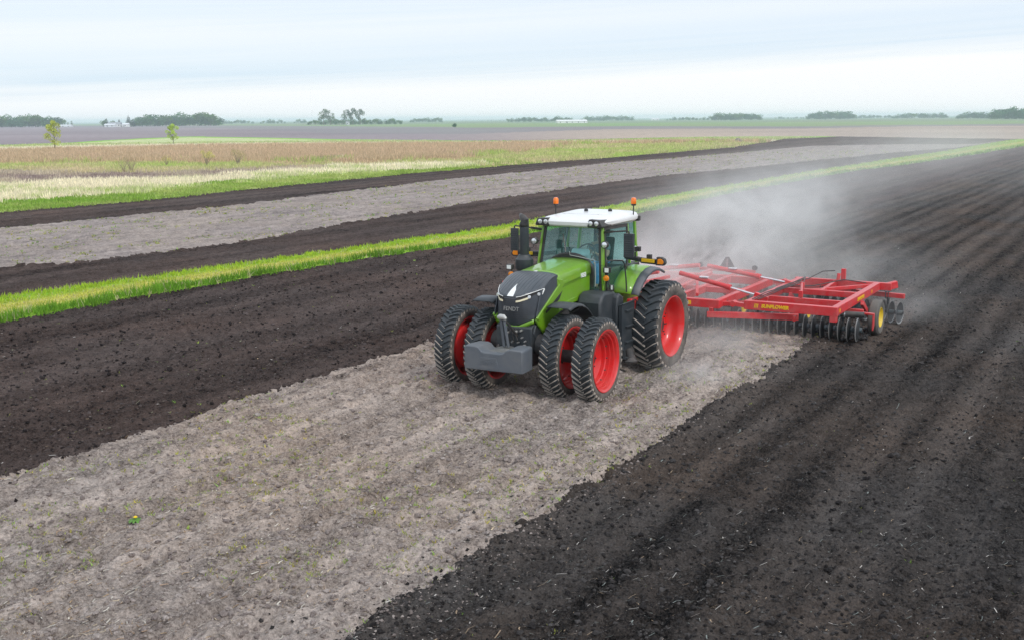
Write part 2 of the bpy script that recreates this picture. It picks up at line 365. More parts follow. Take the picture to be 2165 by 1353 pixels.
M_clod = tinted('loose_clods', 1, 30, .5, 0, .6)
def clods(name, n, r0, r1, zone, smin, smax, dark, light, label, keep=None, small=True):
    x, y, r = wedge(n, r0, r1, .50); z, d, az = zones(x, y); m = z == zone
    if keep is not None: m &= keep(x, y)
    x, y, r, z = x[m], y[m], r[m], z[m]; h = height(x, y, z)
    v, f = octa() if small else ico(); k = len(x); s = (smin + (smax - smin) * RNG.random(k) ** 2.5) * (1 + (r > 25) * .3)
    P = v[None] * (1 + .5 * (RNG.random((k, len(v), 1)) - .5)) + .25 * (RNG.random((k, len(v), 3)) - .5)
    a = RNG.random(k) * 6.28; ca, sa = np.cos(a)[:, None], np.sin(a)[:, None]
    P = np.stack([P[..., 0] * ca - P[..., 1] * sa, P[..., 0] * sa + P[..., 1] * ca, P[..., 2]], -1)
    P = P * s[:, None, None] * (RNG.random((k, 1, 3)) * .6 + .6) * np.array((1, 1, .75)) + np.stack([x, y, h + s * .18], -1)[:, None]
    Fc = f[None] + (np.arange(k) * len(v))[:, None, None]
    t = (RNG.random((k, 1)) ** 1.8); c = np.array(dark)[None] * (1 - t) + np.array(light)[None] * t
    tag(mesh_np(name, P.reshape(-1, 3), Fc.reshape(-1, 3), M_clod, attr=np.repeat(c, len(v), axis=0)), label, 'soil', kind='stuff')
DK, LT = (.022, .019, .019), (.115, .105, .100)
clods('soil_clods', 50000, 8.8, 45, 0, .010, .034, DK, LT, 'fine dark crumbs strewn over the tilled soil on the right')
clods('soil_clods', 9000, 8.8, 45, 0, .024, .052, DK, (.09, .082, .08), 'larger dark clods strewn over the tilled soil on the right', small=False)
clods('soil_clods', 48000, 12, 60, 8, .012, .038, (.022, .016, .016), (.14, .11, .10), 'fine brown crumbs strewn over the tilled soil left of the pale strip')
clods('soil_clods', 9000, 12, 60, 8, .026, .056, (.016, .012, .012), (.12, .095, .09), 'larger brown clods strewn over the tilled soil left of the pale strip', small=False)
clods('soil_clods', 30000, 9, 45, 1, .008, .030, (.20, .165, .15), (.48, .41, .37), 'pale crumbs of dry soil lying on the untilled strip')
clods('soil_clods', 16000, 9, 40, 1, .018, .055, (.22, .18, .165), (.42, .36, .33), 'pale lumps of dry soil lying on the untilled strip', small=False)
clods('soil_clods', 70000, 9, 40, 0, .010, .034, (.16, .13, .12), (.42, .36, .33), 'pale crumbs carried onto the dark soil beside the pale strip', keep=lambda x, y: (RNG.random(x.shape) < np.exp(-np.abs(y - Y_R) / .30)))
clods('soil_clods', 14000, 9, 40, 0, .012, .050, DK, (.11, .10, .095), 'dark clods thrown along the right edge of the pale strip', keep=lambda x, y: (np.abs(y - Y_R) < .45))
clods('soil_clods', 30000, 9, 40, 1, .012, .045, DK, (.11, .10, .095), 'dark clods that rolled onto the pale strip from its right edge', keep=lambda x, y: (RNG.random(x.shape) < np.exp(-np.abs(y - Y_R) / .22)))
clods('soil_clods', 30000, 9, 40, 1, .012, .045, (.016, .012, .012), (.14, .11, .105), 'dark clods that rolled onto the pale strip from its left edge', keep=lambda x, y: (RNG.random(x.shape) < np.exp(-np.abs(y - Y_L) / .22)))

def blades(name, x, y, h0, hgt, wid, per, col, mt, label, cat, lean=.45, spread=.1, colvar=.25, kind='stuff', parent=None):
    """tufts of tapering blades, three vertices each"""
    k = len(x); n = k * per
    bx = np.repeat(x, per) + RNG.normal(0, spread, n); by = np.repeat(y, per) + RNG.normal(0, spread, n); bz = np.repeat(h0, per)
    H = np.repeat(hgt, per) * (.55 + .6 * RNG.random(n)); W = np.repeat(wid, per); a = RNG.random(n) * 2 * math.pi
    lx, ly = RNG.normal(0, lean, n) * H, RNG.normal(0, lean, n) * H
    P = np.zeros((n, 3, 3)); dx, dy = np.cos(a) * W / 2, np.sin(a) * W / 2
    P[:, 0] = np.stack([bx - dx, by - dy, bz - .02], -1); P[:, 1] = np.stack([bx + dx, by + dy, bz - .02], -1)
    P[:, 2] = np.stack([bx + lx, by + ly, bz + H], -1)
    c = np.repeat(np.asarray(col), per, axis=0) * (1 + colvar * (RNG.random((n, 1)) * 2 - 1)); c = np.repeat(c, 3, axis=0)
    o = mesh_np(name, P.reshape(-1, 3), np.arange(n * 3).reshape(-1, 3), mt, attr=c)
    if label: tag(o, label, cat, kind=kind)
    if parent: o.parent = parent
    return o
# straw and stalk pieces lying about
def straw(name, n, r0, r1, zone, lmin, lmax, label, wid=.009, cols=((.50, .40, .28), (.36, .25, .15), (.55, .50, .43), (.30, .20, .13))):
    x, y, r = wedge(n, r0, r1)
    z, d, az = zones(x, y); m = (z == zone)
    if zone == 1:   # mats of straw gather in patches
        pch = vnoise(x * .5 + y * .3, y, 2.6, 61) + .5 * vnoise(x, y, .8, 62); m &= (RNG.random(len(x)) < .22 + .9 * np.clip(pch, 0, 1))
    x, y, z, r = x[m], y[m], z[m], r[m]; k = len(x); h = height(x, y, z) + .012
    ln = lmin + (lmax - lmin) * RNG.random(k) ** 3.2; a = RNG.random(k) * math.pi; w = wid * (.5 + RNG.random(k)) * (1 + r / 30) * (.6 + ln / lmax)
    ux, uy = np.cos(a), np.sin(a); tz = RNG.normal(0, .22, k) * ln
    P = np.zeros((k, 6, 3)); bend = RNG.normal(0, .12, k) * ln
    for i, t in enumerate((-.5, 0, .5)):
        off = bend * (1 - 4 * t * t)
        cx, cy, cz = x + ux * ln * t - uy * off, y + uy * ln * t + ux * off, h + np.abs(tz) * (t + .5) + .004
        P[:, i * 2] = np.stack([cx - uy * w / 2, cy + ux * w / 2, cz], -1); P[:, i * 2 + 1] = np.stack([cx + uy * w / 2, cy - ux * w / 2, cz + w * .3], -1)
    F = np.array([(0, 1, 3, 2), (2, 3, 5, 4)])[None] + (np.arange(k) * 6)[:, None, None]
    C = np.array(cols)[RNG.integers(0, len(cols), k)] * (.7 + .6 * RNG.random((k, 1)))
    tag(mesh_np(name, P.reshape(-1, 3), F.reshape(-1, 4), M_straw, attr=np.repeat(C, 6, axis=0)), label, 'straw', kind='stuff')
straw('straw_litter', 110000, 9, 45, 1, .012, .15, 'bits of straw and stalk lying on the pale untilled strip', .0055)
straw('straw_litter', 15000, 9, 50, 0, .010, .13, 'pale stalk bits on the dark tilled soil at right', .0065, ((.50, .46, .42), (.30, .22, .15), (.22, .24, .22), (.16, .13, .11)))
straw('straw_litter', 14000, 12, 60, 8, .012, .14, 'pale stalk bits on the dark brown soil at left', .0065, ((.50, .46, .42), (.30, .22, .15), (.24, .24, .16), (.18, .14, .11)))
# seedlings and weeds
def sprouts(name, n, r0, r1, zone, label, hmin=.02, hmax=.06, patch=.15, col=(.26, .40, .07)):
    x, y, r = wedge(n, r0, r1); z, d, az = zones(x, y)
    m = (z == zone) & (vnoise(x, y, 1.3, 71) + .6 * vnoise(x, y, .4, 72) + .5 * np.exp(-((y - Y_R) / 1.5) ** 2) * (zone == 1) > patch)
    x, y, z, r = x[m], y[m], z[m], r[m]; k = len(x)
    hg = (hmin + (hmax - hmin) * RNG.random(k) ** 2) * (1 + r / 60)
    c = np.array(col)[None] * (.7 + .6 * RNG.random((k, 1))) * np.array([1, 1, 1])[None]; c[:, 0] *= (.7 + .8 * RNG.random(k))
    blades(name, x, y, height(x, y, z), hg, hg * .55, 4, c, M_blade, label, 'weeds', lean=.8, spread=.015)
sprouts('weed_seedlings', 34000, 9, 45, 1, 'tiny green weed seedlings on the pale untilled strip', .012, .045, col=(.34, .42, .10))
sprouts('weed_seedlings', 500, 9, 45, 0, 'few green seedlings left on the dark soil at right', .01, .03, patch=0)
sprouts('weed_seedlings', 1500, 14, 60, 8, 'few green seedlings on the brown soil at left', .012, .035, patch=.1)
sprouts('weed_patches', 60000, 45, 190, 4, 'low green weed patches on the pale stubble field', .03, .06, patch=.30, col=(.28, .36, .10))
# grass strip
x, y, r = wedge(170000, 30, 260, .50, 1.2); b2, b3 = interp(x, B2P), interp(x, B3P); zz = zones(x, y)[0]; m = zz == 2
x, y, r, b2, b3 = x[m], y[m], r[m], b2[m], b3[m]; t = (y - b3) / (b2 - b3)
near_edge = smooth(.68, .90, t + .12 * vnoise(x, y, 1.5, 81)); far_edge = smooth(.42, .18, t); mid = np.clip(1 - near_edge - far_edge, 0, 1)
hg = .09 + .24 * near_edge * (1 + .7 * vnoise(x, y, 1.7, 82) + .4 * vnoise(x, y, .6, 84)) + .08 * far_edge
c = near_edge[:, None] * np.array((.17, .35, .03)) + far_edge[:, None] * np.array((.38, .52, .04)) + mid[:, None] * np.array((.55, .56, .11))
dk = np.clip(vnoise(x, y, 2.5, 83), 0, 1)[:, None] * near_edge[:, None]; c = c * (1 - .45 * dk)
dead = RNG.random(len(x)) < .07; c[dead] = (.55, .50, .28); hg = hg * (.40 + .60 * RNG.random(len(x))); blades('verge_grass', x, y, height(x, y), hg, .016 * (1 + r / 22), 4, c, M_blade, 'bright green grass strip crossing between the ploughed fields', 'grass', lean=.35, spread=.10)
# edge of the meadow and its dry grass
x, y, r = wedge(150000, 62, 300, .50, .9); zz, d, az = zones(x, y); m = zz == 6
x, y, r, d, az = x[m], y[m], r[m], d[m], az[m]; c = bandcol(x, y, d, az); 
pale = (c[:, 0] > .45)
hg = np.where(pale, .50, .22) * (.6 + .5 * RNG.random(len(x))); reed = (d > LM4(az)) & (d < LM5(az)); hg = np.where(reed, .9, hg)
blades('meadow_grass', x, y, height(x, y), hg, .05 * (1 + r / 60), 3, c * 1.08, M_blade, 'pale dry grass and tan reeds of the meadow left behind', 'grass', lean=.25, spread=.25)
# the lone yellow dandelion
dpos = on_ground(287, 1103)
fl = bpy.data.objects.new('dandelion', None); COL.objects.link(fl); fl.location = (dpos[0], dpos[1], float(height(dpos[0:1], dpos[1:2])[0]))
tag(fl, 'small dandelion with one yellow flower alone on the pale dry soil', 'plant')
k = 11; a = np.linspace(0, 2 * math.pi, k, endpoint=False); P = []; F = []
for i, aa in enumerate(a):
    ux, uy = math.cos(aa), math.sin(aa); ln = .10 + .05 * random.random(); b = len(P)
    for t, w, zz in ((0, .006, .01), (.5, .02, .045), (.85, .018, .03), (1, .002, .015)):
        P += [(ux * ln * t - uy * w, uy * ln * t + ux * w, zz), (ux * ln * t + uy * w, uy * ln * t - ux * w, zz)]
    for j in range(3): F.append((b + 2 * j, b + 2 * j + 1, b + 2 * j + 3, b + 2 * j + 2))
mesh_np('leaf_rosette', P, F, pbr('dandelion_leaf', (.10, .24, .03), .6), parent=fl)
P = [(0, 0, .09)]; F = []
for ring, (rd, zz) in enumerate(((.016, .088), (.030, .075), (.018, .062))):
    P += [(rd * math.cos(t), rd * math.sin(t), zz) for t in np.linspace(0, 2 * math.pi, 12, endpoint=False)]
for i in range(12):
    F.append((0, 1 + i, 1 + (i + 1) % 12, 1 + (i + 1) % 12))
    for q in (0, 12): F.append((1 + q + i, 13 + q + i, 13 + q + (i + 1) % 12, 1 + q + (i + 1) % 12))
me = bpy.data.meshes.new('flower_head'); me.from_pydata(P, [], [tuple(dict.fromkeys(f)) for f in F]); me.materials.append(pbr('dandelion_yellow', (.80, .55, .01), .7))
fh = bpy.data.objects.new('flower_head', me); COL.objects.link(fh); fh.parent = fl

# ------------------------------------------------------------------ trees, bushes, farm buildings
def leaf_cloud(lobes, n, size, col, seed, gaps=.25):
    """many small leaf clumps spread through the volume of several lobes"""
    g = np.random.default_rng(seed); w = np.array([l[3] ** 2 for l in lobes]); pick = g.choice(len(lobes), n, p=w / w.sum())
    Lb = np.array(lobes)[pick]; d = g.normal(size=(n, 3)); d /= np.linalg.norm(d, axis=1)[:, None]
    rad = (.45 + .6 * g.random(n) ** .6)[:, None]; P = Lb[:, :3] + d * Lb[:, 3:4] * rad * np.array((1, 1, .9))
    keep = (np.sin(P[:, 0] * 9 / (size * 20) + seed) * np.sin(P[:, 1] * 8 / (size * 20)) * np.sin(P[:, 2] * 7 / (size * 20) + 1) > -gaps * 1.1)
    P = P[keep]; k = len(P); a = g.normal(size=(k, 3)); a /= np.linalg.norm(a, axis=1)[:, None]; b = np.cross(a, g.normal(size=(k, 3))); b /= np.linalg.norm(b, axis=1)[:, None]
    s = size * (.6 + .8 * g.random(k))[:, None]
    V4 = np.stack([P - a * s, P - b * s * .6, P + a * s, P + b * s * .6], 1)
    C = np.array(col)[None] * (.72 + .56 * g.random((k, 1))) * (1 + .25 * np.sin(pick[keep] * 2.4 + seed))[:, None]
    return V4.reshape(-1, 3), np.arange(k * 4).reshape(-1, 4), np.repeat(C, 4, axis=0)
def limb(path, r0, r1, sides=6):
    V_, F_ = [], []; n = len(path)
    for i, p in enumerate(path):
        p = Vector(p); q = Vector(path[min(i + 1, n - 1)]) - Vector(path[max(i - 1, 0)]); q.normalize()
        a = q.orthogonal().normalized(); b = q.cross(a); r = r0 + (r1 - r0) * i / (n - 1)
        V_ += [tuple(p + (a * math.cos(t) + b * math.sin(t)) * r) for t in [2 * math.pi * j / sides for j in range(sides)]]
    for i in range(n - 1):
        for j in range(sides): F_.append((i * sides + j, i * sides + (j + 1) % sides, (i + 1) * sides + (j + 1) % sides, (i + 1) * sides + j))
    return V_, F_
def far_tree_mesh(seed, kind, col):
    g = random.Random(seed)
    if kind == 'conifer':
        lobes = [(0, 0, .12 + .8 * t, .20 * (1 - t) + .02) for t in [i / 11 for i in range(12)]]; V1, F1, C1 = leaf_cloud(lobes, 500, .035, col, seed, .9)
    elif kind == 'tall':
        lobes = [(g.uniform(-.20, .20), g.uniform(-.20, .20), g.uniform(.32, .86), g.uniform(.08, .15)) for _ in range(10)]; V1, F1, C1 = leaf_cloud(lobes, 650, .028, col, seed, .5)
    else:
        lobes = [(g.uniform(-.26, .26), g.uniform(-.26, .26), g.uniform(.22, .78), g.uniform(.14, .27)) for _ in range(10)]; V1, F1, C1 = leaf_cloud(lobes, 800, .042, col, seed, .8)
    V2, F2 = [], []
    for path, a, b in [([(0, 0, -.03), (.01, 0, .3), (0, .02, .8)], .022, .006)]:
        v, f = limb(path, a, b, 5); F2 += [tuple(i + len(V2) for i in q) for q in f]; V2 += v
    crown = bpy.data.meshes.new('crown'); crown.from_pydata(V1.tolist(), [], F1.tolist()); crown.materials.append(M_leaf)
    at = crown.attributes.new('tint', 'FLOAT_COLOR', 'POINT'); c = np.ones((len(V1), 4), dtype=np.float32); c[:, :3] = C1; at.data.foreach_set('color', c.ravel())
    trunk = bpy.data.meshes.new('trunk'); trunk.from_pydata(V2, [], F2); trunk.materials.append(M_bark)
    return trunk, crown
M_twig = pbr('pale_twigs', (.30, .24, .18), .9)
DEC = [far_tree_mesh(100 + i, 'broad', c) for i, c in enumerate(((.05, .16, .06), (.07, .18, .05), (.045, .15, .06), (.11, .22, .05)))]
LIGHT = [far_tree_mesh(120 + i, 'tall', c) for i, c in enumerate(((.10, .16, .04), (.08, .14, .04)))]
CON = [far_tree_mesh(140, 'conifer', (.03, .06, .035))]
def hor_y(px): # image height of the horizon there
    lo, hi = 0., 700.
    for _ in range(40):
        m = (lo + hi) / 2
        if pix_ray(px, m)[2] > 0: lo = m
        else: hi = m
    return lo
def place_far(px, dist):
    d = pix_ray(px, hor_y(px)); d = d / math.hypot(d[0], d[1]); return CAM[0] + d[0] * dist, CAM[1] + d[1] * dist
def far_tree(px, dist, h, me, label, group, wscale=1.0):
    x, y = place_far(px, dist); o = bpy.data.objects.new('tree', None); COL.objects.link(o)
    for nm, part in zip(('trunk', 'crown'), me):
        c = bpy.data.objects.new(nm, part); COL.objects.link(c); c.parent = o
    o.location = (x, y, -.3); o.rotation_euler = (0, 0, random.random() * 6.28); o.scale = (h * wscale, h * wscale, h)
    tag(o, label, 'tree', group); return o
def belt(p0, p1, dist, top0, top1, step, meshes, label, group, wscale=1.4, depth=60):
    """a grove between two bearings, every tree a thing of its own"""
    px = p0; by = hor_y((p0 + p1) / 2) + 5.5 * FOC / dist
    while px < p1:
        t = (px - p0) / (p1 - p0); edge = min(1, .62 + 3.0 * min(t, 1 - t)); hp = by - (top0 + (top1 - top0) * random.random())
        far_tree(px + random.uniform(-1, 1), dist + random.uniform(0, depth), 1.34 * hp * edge * dist / FOC, random.choice(meshes), label, group, wscale)
        px += step * random.uniform(.7, 1.3)
belt(-30, 132, 1500, 249, 255, 7.0, DEC, 'dark broadleaf tree in the grove at the far left of the horizon', 'trees of the grove at the far left')
belt(285, 470, 1450, 244, 250, 7.5, DEC, 'tree in the dense shelterbelt right of the white farmhouse', 'trees of the farm shelterbelt')
belt(474, 535, 2600, 254, 258, 7, DEC, 'hazy tree in the low far belt right of the farm shelterbelt', 'low far trees right of the farm')
belt(552, 604, 2500, 254, 257, 7, DEC, 'hazy tree in the small rounded clump beyond the purple field', 'small rounded far clump')
belt(622, 650, 2500, 254, 257, 7, DEC, 'hazy tree just left of the tall pale green trees', 'hazy trees left of the tall pale trees')
belt(652, 856, 1450, 253, 256, 7, [DEC[3], DEC[1]], 'low hedge tree under and beside the tall pale green trees', 'low trees around the tall pale trees', 1.2)
for px, tp in ((684, 240), (699, 243)): far_tree(px, 1430, (270 - tp) * 1430 / FOC * 1.18, LIGHT[0], 'tall pale green tree of the left pair above the low hedge', 'left pair of tall pale trees', 1.15)
for px, tp in ((733, 241), (746, 238), (761, 240)): far_tree(px, 1430, (270 - tp) * 1430 / FOC * 1.18, LIGHT[1], 'tall pale green tree of the right trio above the low hedge', 'right trio of tall pale trees', 1.15)
belt(868, 934, 2300, 251, 254, 6, DEC, 'hazy blue tree in the even grove above the lone round bush', 'even grove above the lone bush')
belt(936, 958, 3200, 257, 259, 6, DEC, 'faint tiny tree right of the even grove', 'faint trees right of the even grove')
belt(1012, 1070, 3200, 255, 258, 7, DEC, 'faint blue tree in the thin belt left of the white barn', 'thin faint belt left of the barn')
belt(1076, 1214, 2100, 248, 253, 6.5, DEC, 'hazy tree in the belt directly behind the long white barn', 'belt behind the white barn')
belt(1230, 1342, 2500, 247, 249, 6.5, DEC, 'hazy tree in the flat topped grove right of the long white barn', 'flat grove right of the barn')
belt(1366, 1408, 3300, 253, 256, 7, DEC, 'faint tree beside the small far white shed', 'faint trees by the far shed')
belt(1412, 1502, 2400, 248, 252, 7, DEC, 'hazy tree in the uneven row left of the long flat grove', 'uneven row left of the flat grove')
belt(1505, 1610, 2100, 242, 244, 6, DEC, 'blue green tree in the long flat topped grove above the grey boulder', 'long flat grove above the boulder')
belt(1640, 1704, 3400, 247, 250, 8, DEC, 'faint tree in the low line left of the domed grove', 'faint low line left of the domed grove')
belt(1710, 1806, 2300, 238, 241, 6, DEC, 'hazy tree in the domed grove above the field corner', 'domed grove on the right')
belt(1810, 1888, 3300, 244, 246, 8, DEC, 'faint tree between the domed grove and the right hand belt', 'faint trees right of the domed grove')
belt(1890, 2004, 2600, 241, 243, 7, DEC, 'hazy tree in the long low belt toward the right edge', 'long low belt toward the right')
belt(2026, 2094, 2100, 239, 242, 7, DEC, 'tree in the short belt next to the darkest grove at right', 'short belt next to the darkest grove')
belt(2096, 2200, 1700, 233, 236, 7, DEC, 'dark tree in the darkest grove at the right edge', 'darkest grove at the right edge')
for px, tp, lb in ((225, 250, 'slim dark conifer at the left end of the white farmhouse'), (272, 245, 'tallest dark conifer just right of the white farmhouse'), (252, 253, 'short dark conifer behind the farmhouse roof'), (281, 252, 'small conifer between the tallest conifer and the shelterbelt')):
    far_tree(px, 1440, (269.5 - tp) * 1440 / FOC, CON[0], lb, None, 1.4)
far_tree(218, 1430, 9.5, DEC[3], 'light broadleaf tree left of the slim conifer at the farm', None, 1.0)
far_tree(238, 1500, 8.5, DEC[3], 'low broadleaf tree rising behind the farmhouse', None, 1.0)
for px in (144, 152): far_tree(px, 1500, 7.0 if px < 150 else 8.5, LIGHT[0], 'thin %s tree beside the low white shed at left' % ('short' if px < 150 else 'taller'), None, .7)
w = on_ground(960, 270.5); far_tree(960, math.hypot(w[0] - CAM[0], w[1] - CAM[1]), 4.0, DEC[2], 'lone round dark bush standing in the far pale green field', None, 1.1)

def small_tree(px, py, h, label, cat, col, density, seed, shape):
    w = on_ground(px, py); e = bpy.data.objects.new('young_tree' if cat == 'tree' else 'bush', None); COL.objects.link(e); e.location = (w[0], w[1], float(height(w[0:1], w[1:2])[0]) - .05)
    tag(e, label, cat); g = random.Random(seed); V_, F_ = [], []; lobes = []
    if shape == 'tree':
        v, f = limb([(0, 0, -.1), (.05, .03, h * .35), (-.03, .05, h * .7), (0, 0, h * .97)], h * .017, h * .004); V_ += v; F_ += f
        for i in range(16):
            z = h * g.uniform(.16, .8); a = g.uniform(0, 6.28); ln = h * g.uniform(.12, .26) * (1.15 - .6 * abs(z / h - .45)); end = (math.cos(a) * ln, math.sin(a) * ln, z + ln * .9)
            v, f = limb([(0, 0, z), (end[0] * .6, end[1] * .6, z + ln * .4), end], h * .006, h * .002, 4); F_ += [tuple(k + len(V_) for k in q) for q in f]; V_ += v
            lobes.append((*end, h * g.uniform(.07, .12)))
        lobes += [(0, 0, h * t, h * .09) for t in (.6, .75, .88, .95)]
    else:
        for i in range(15):
            a = g.uniform(0, 6.28); ln = h * g.uniform(.3, .6); end = (math.cos(a) * ln * .8, math.sin(a) * ln * .8, h * g.uniform(.55, .95))
            v, f = limb([(0, 0, -.05), (end[0] * .4, end[1] * .4, end[2] * .55), end], h * .014, h * .004, 4); F_ += [tuple(k + len(V_) for k in q) for q in f]; V_ += v
            lobes.append((*end, h * g.uniform(.10, .18)))
    me = bpy.data.meshes.new('trunk'); me.from_pydata(V_, [], F_); me.materials.append(M_bark if cat == 'tree' else M_twig); o = bpy.data.objects.new('trunk' if cat == 'tree' else 'stems', me); COL.objects.link(o); o.parent = e
    V1, F1, C1 = leaf_cloud(lobes, density, h * .016, col, seed, .6); mesh_np('crown', V1, F1, M_leaf, attr=C1, parent=e)
small_tree(117, 323, 5.7, 'sparse yellow green tree on the left, standing before the purple field', 'tree', (.50, .56, .10), 2600, 5, 'tree')
small_tree(367, 308.5, 4.9, 'denser upright yellow green tree right of the sparse one', 'tree', (.42, .56, .08), 3400, 6, 'tree')
small_tree(437, 352, 2.0, 'yellow green bush, fullest of those at the edge of the tan reeds', 'bush', (.60, .55, .18), 1800, 7, 'bush')
small_tree(352, 351, 1.35, 'small yellow bush left of the fullest bush', 'bush', (.62, .52, .18), 900, 8, 'bush')
small_tree(503, 352, 2.2, 'tall brownish half bare bush right of the fullest bush', 'bush', (.50, .42, .22), 1200, 9, 'bush')
small_tree(262, 366, 1.5, 'left one of two thin brown bushes in the dark brush', 'bush', (.42, .34, .22), 500, 10, 'bush')
small_tree(278, 366, 1.7, 'right one of two thin brown bushes in the dark brush', 'bush', (.44, .36, .22), 500, 11, 'bush')
small_tree(646, 349, 1.2, 'small brown bush alone at the right end of the reed edge', 'bush', (.52, .38, .22), 600, 12, 'bush')
# brush heap and boulder in the far grass
w = on_ground(1515, 303); e = bpy.data.objects.new('brush_pile', None); COL.objects.link(e); e.location = (w[0], w[1], 0); tag(e, 'low heap of grey brown brushwood in the grass left of the boulder', 'brushwood')
V_, F_ = [], []
for i in range(240):
    cx, cy = random.gauss(0, 1.3), random.gauss(0, 1.3); zz = max(0, .75 - .2 * math.hypot(cx, cy)) * random.random() + .1; a = random.uniform(0, 6.28); ln = random.uniform(.3, .8)
    v, f = limb([(cx - math.cos(a) * ln, cy - math.sin(a) * ln, zz), (cx + math.cos(a) * ln, cy + math.sin(a) * ln, zz + random.uniform(-.2, .3))], .04, .02, 4); F_ += [tuple(k + len(V_) for k in q) for q in f]; V_ += v
me = bpy.data.meshes.new('branches'); me.from_pydata(V_, [], F_); me.materials.append(pbr('brushwood', (.22, .17, .15), .9)); o = bpy.data.objects.new('branches', me); COL.objects.link(o); o.parent = e; o['kind'] = 'stuff'
w = on_ground(1560, 304); bm = bmesh.new(); bmesh.ops.create_icosphere(bm, subdivisions=3, radius=1)
for v in bm.verts:
    c = v.co; f = 1 + .22 * math.sin(c.x * 3 + 1) * math.cos(c.y * 4) + .12 * math.sin(c.z * 7 + c.x * 5); v.co = Vector((c.x * f * .75, c.y * f * 1.0, c.z * f * .62))
me = bpy.data.meshes.new('boulder'); bm.to_mesh(me); bm.free(); me.materials.append(pbr('boulder_stone', (.20, .19, .20), .9, bump=.5)); o = bpy.data.objects.new('boulder', me); COL.objects.link(o); o.location = (w[0], w[1], .35)
tag(o, 'single grey boulder in the grass right of the brushwood heap', 'boulder')

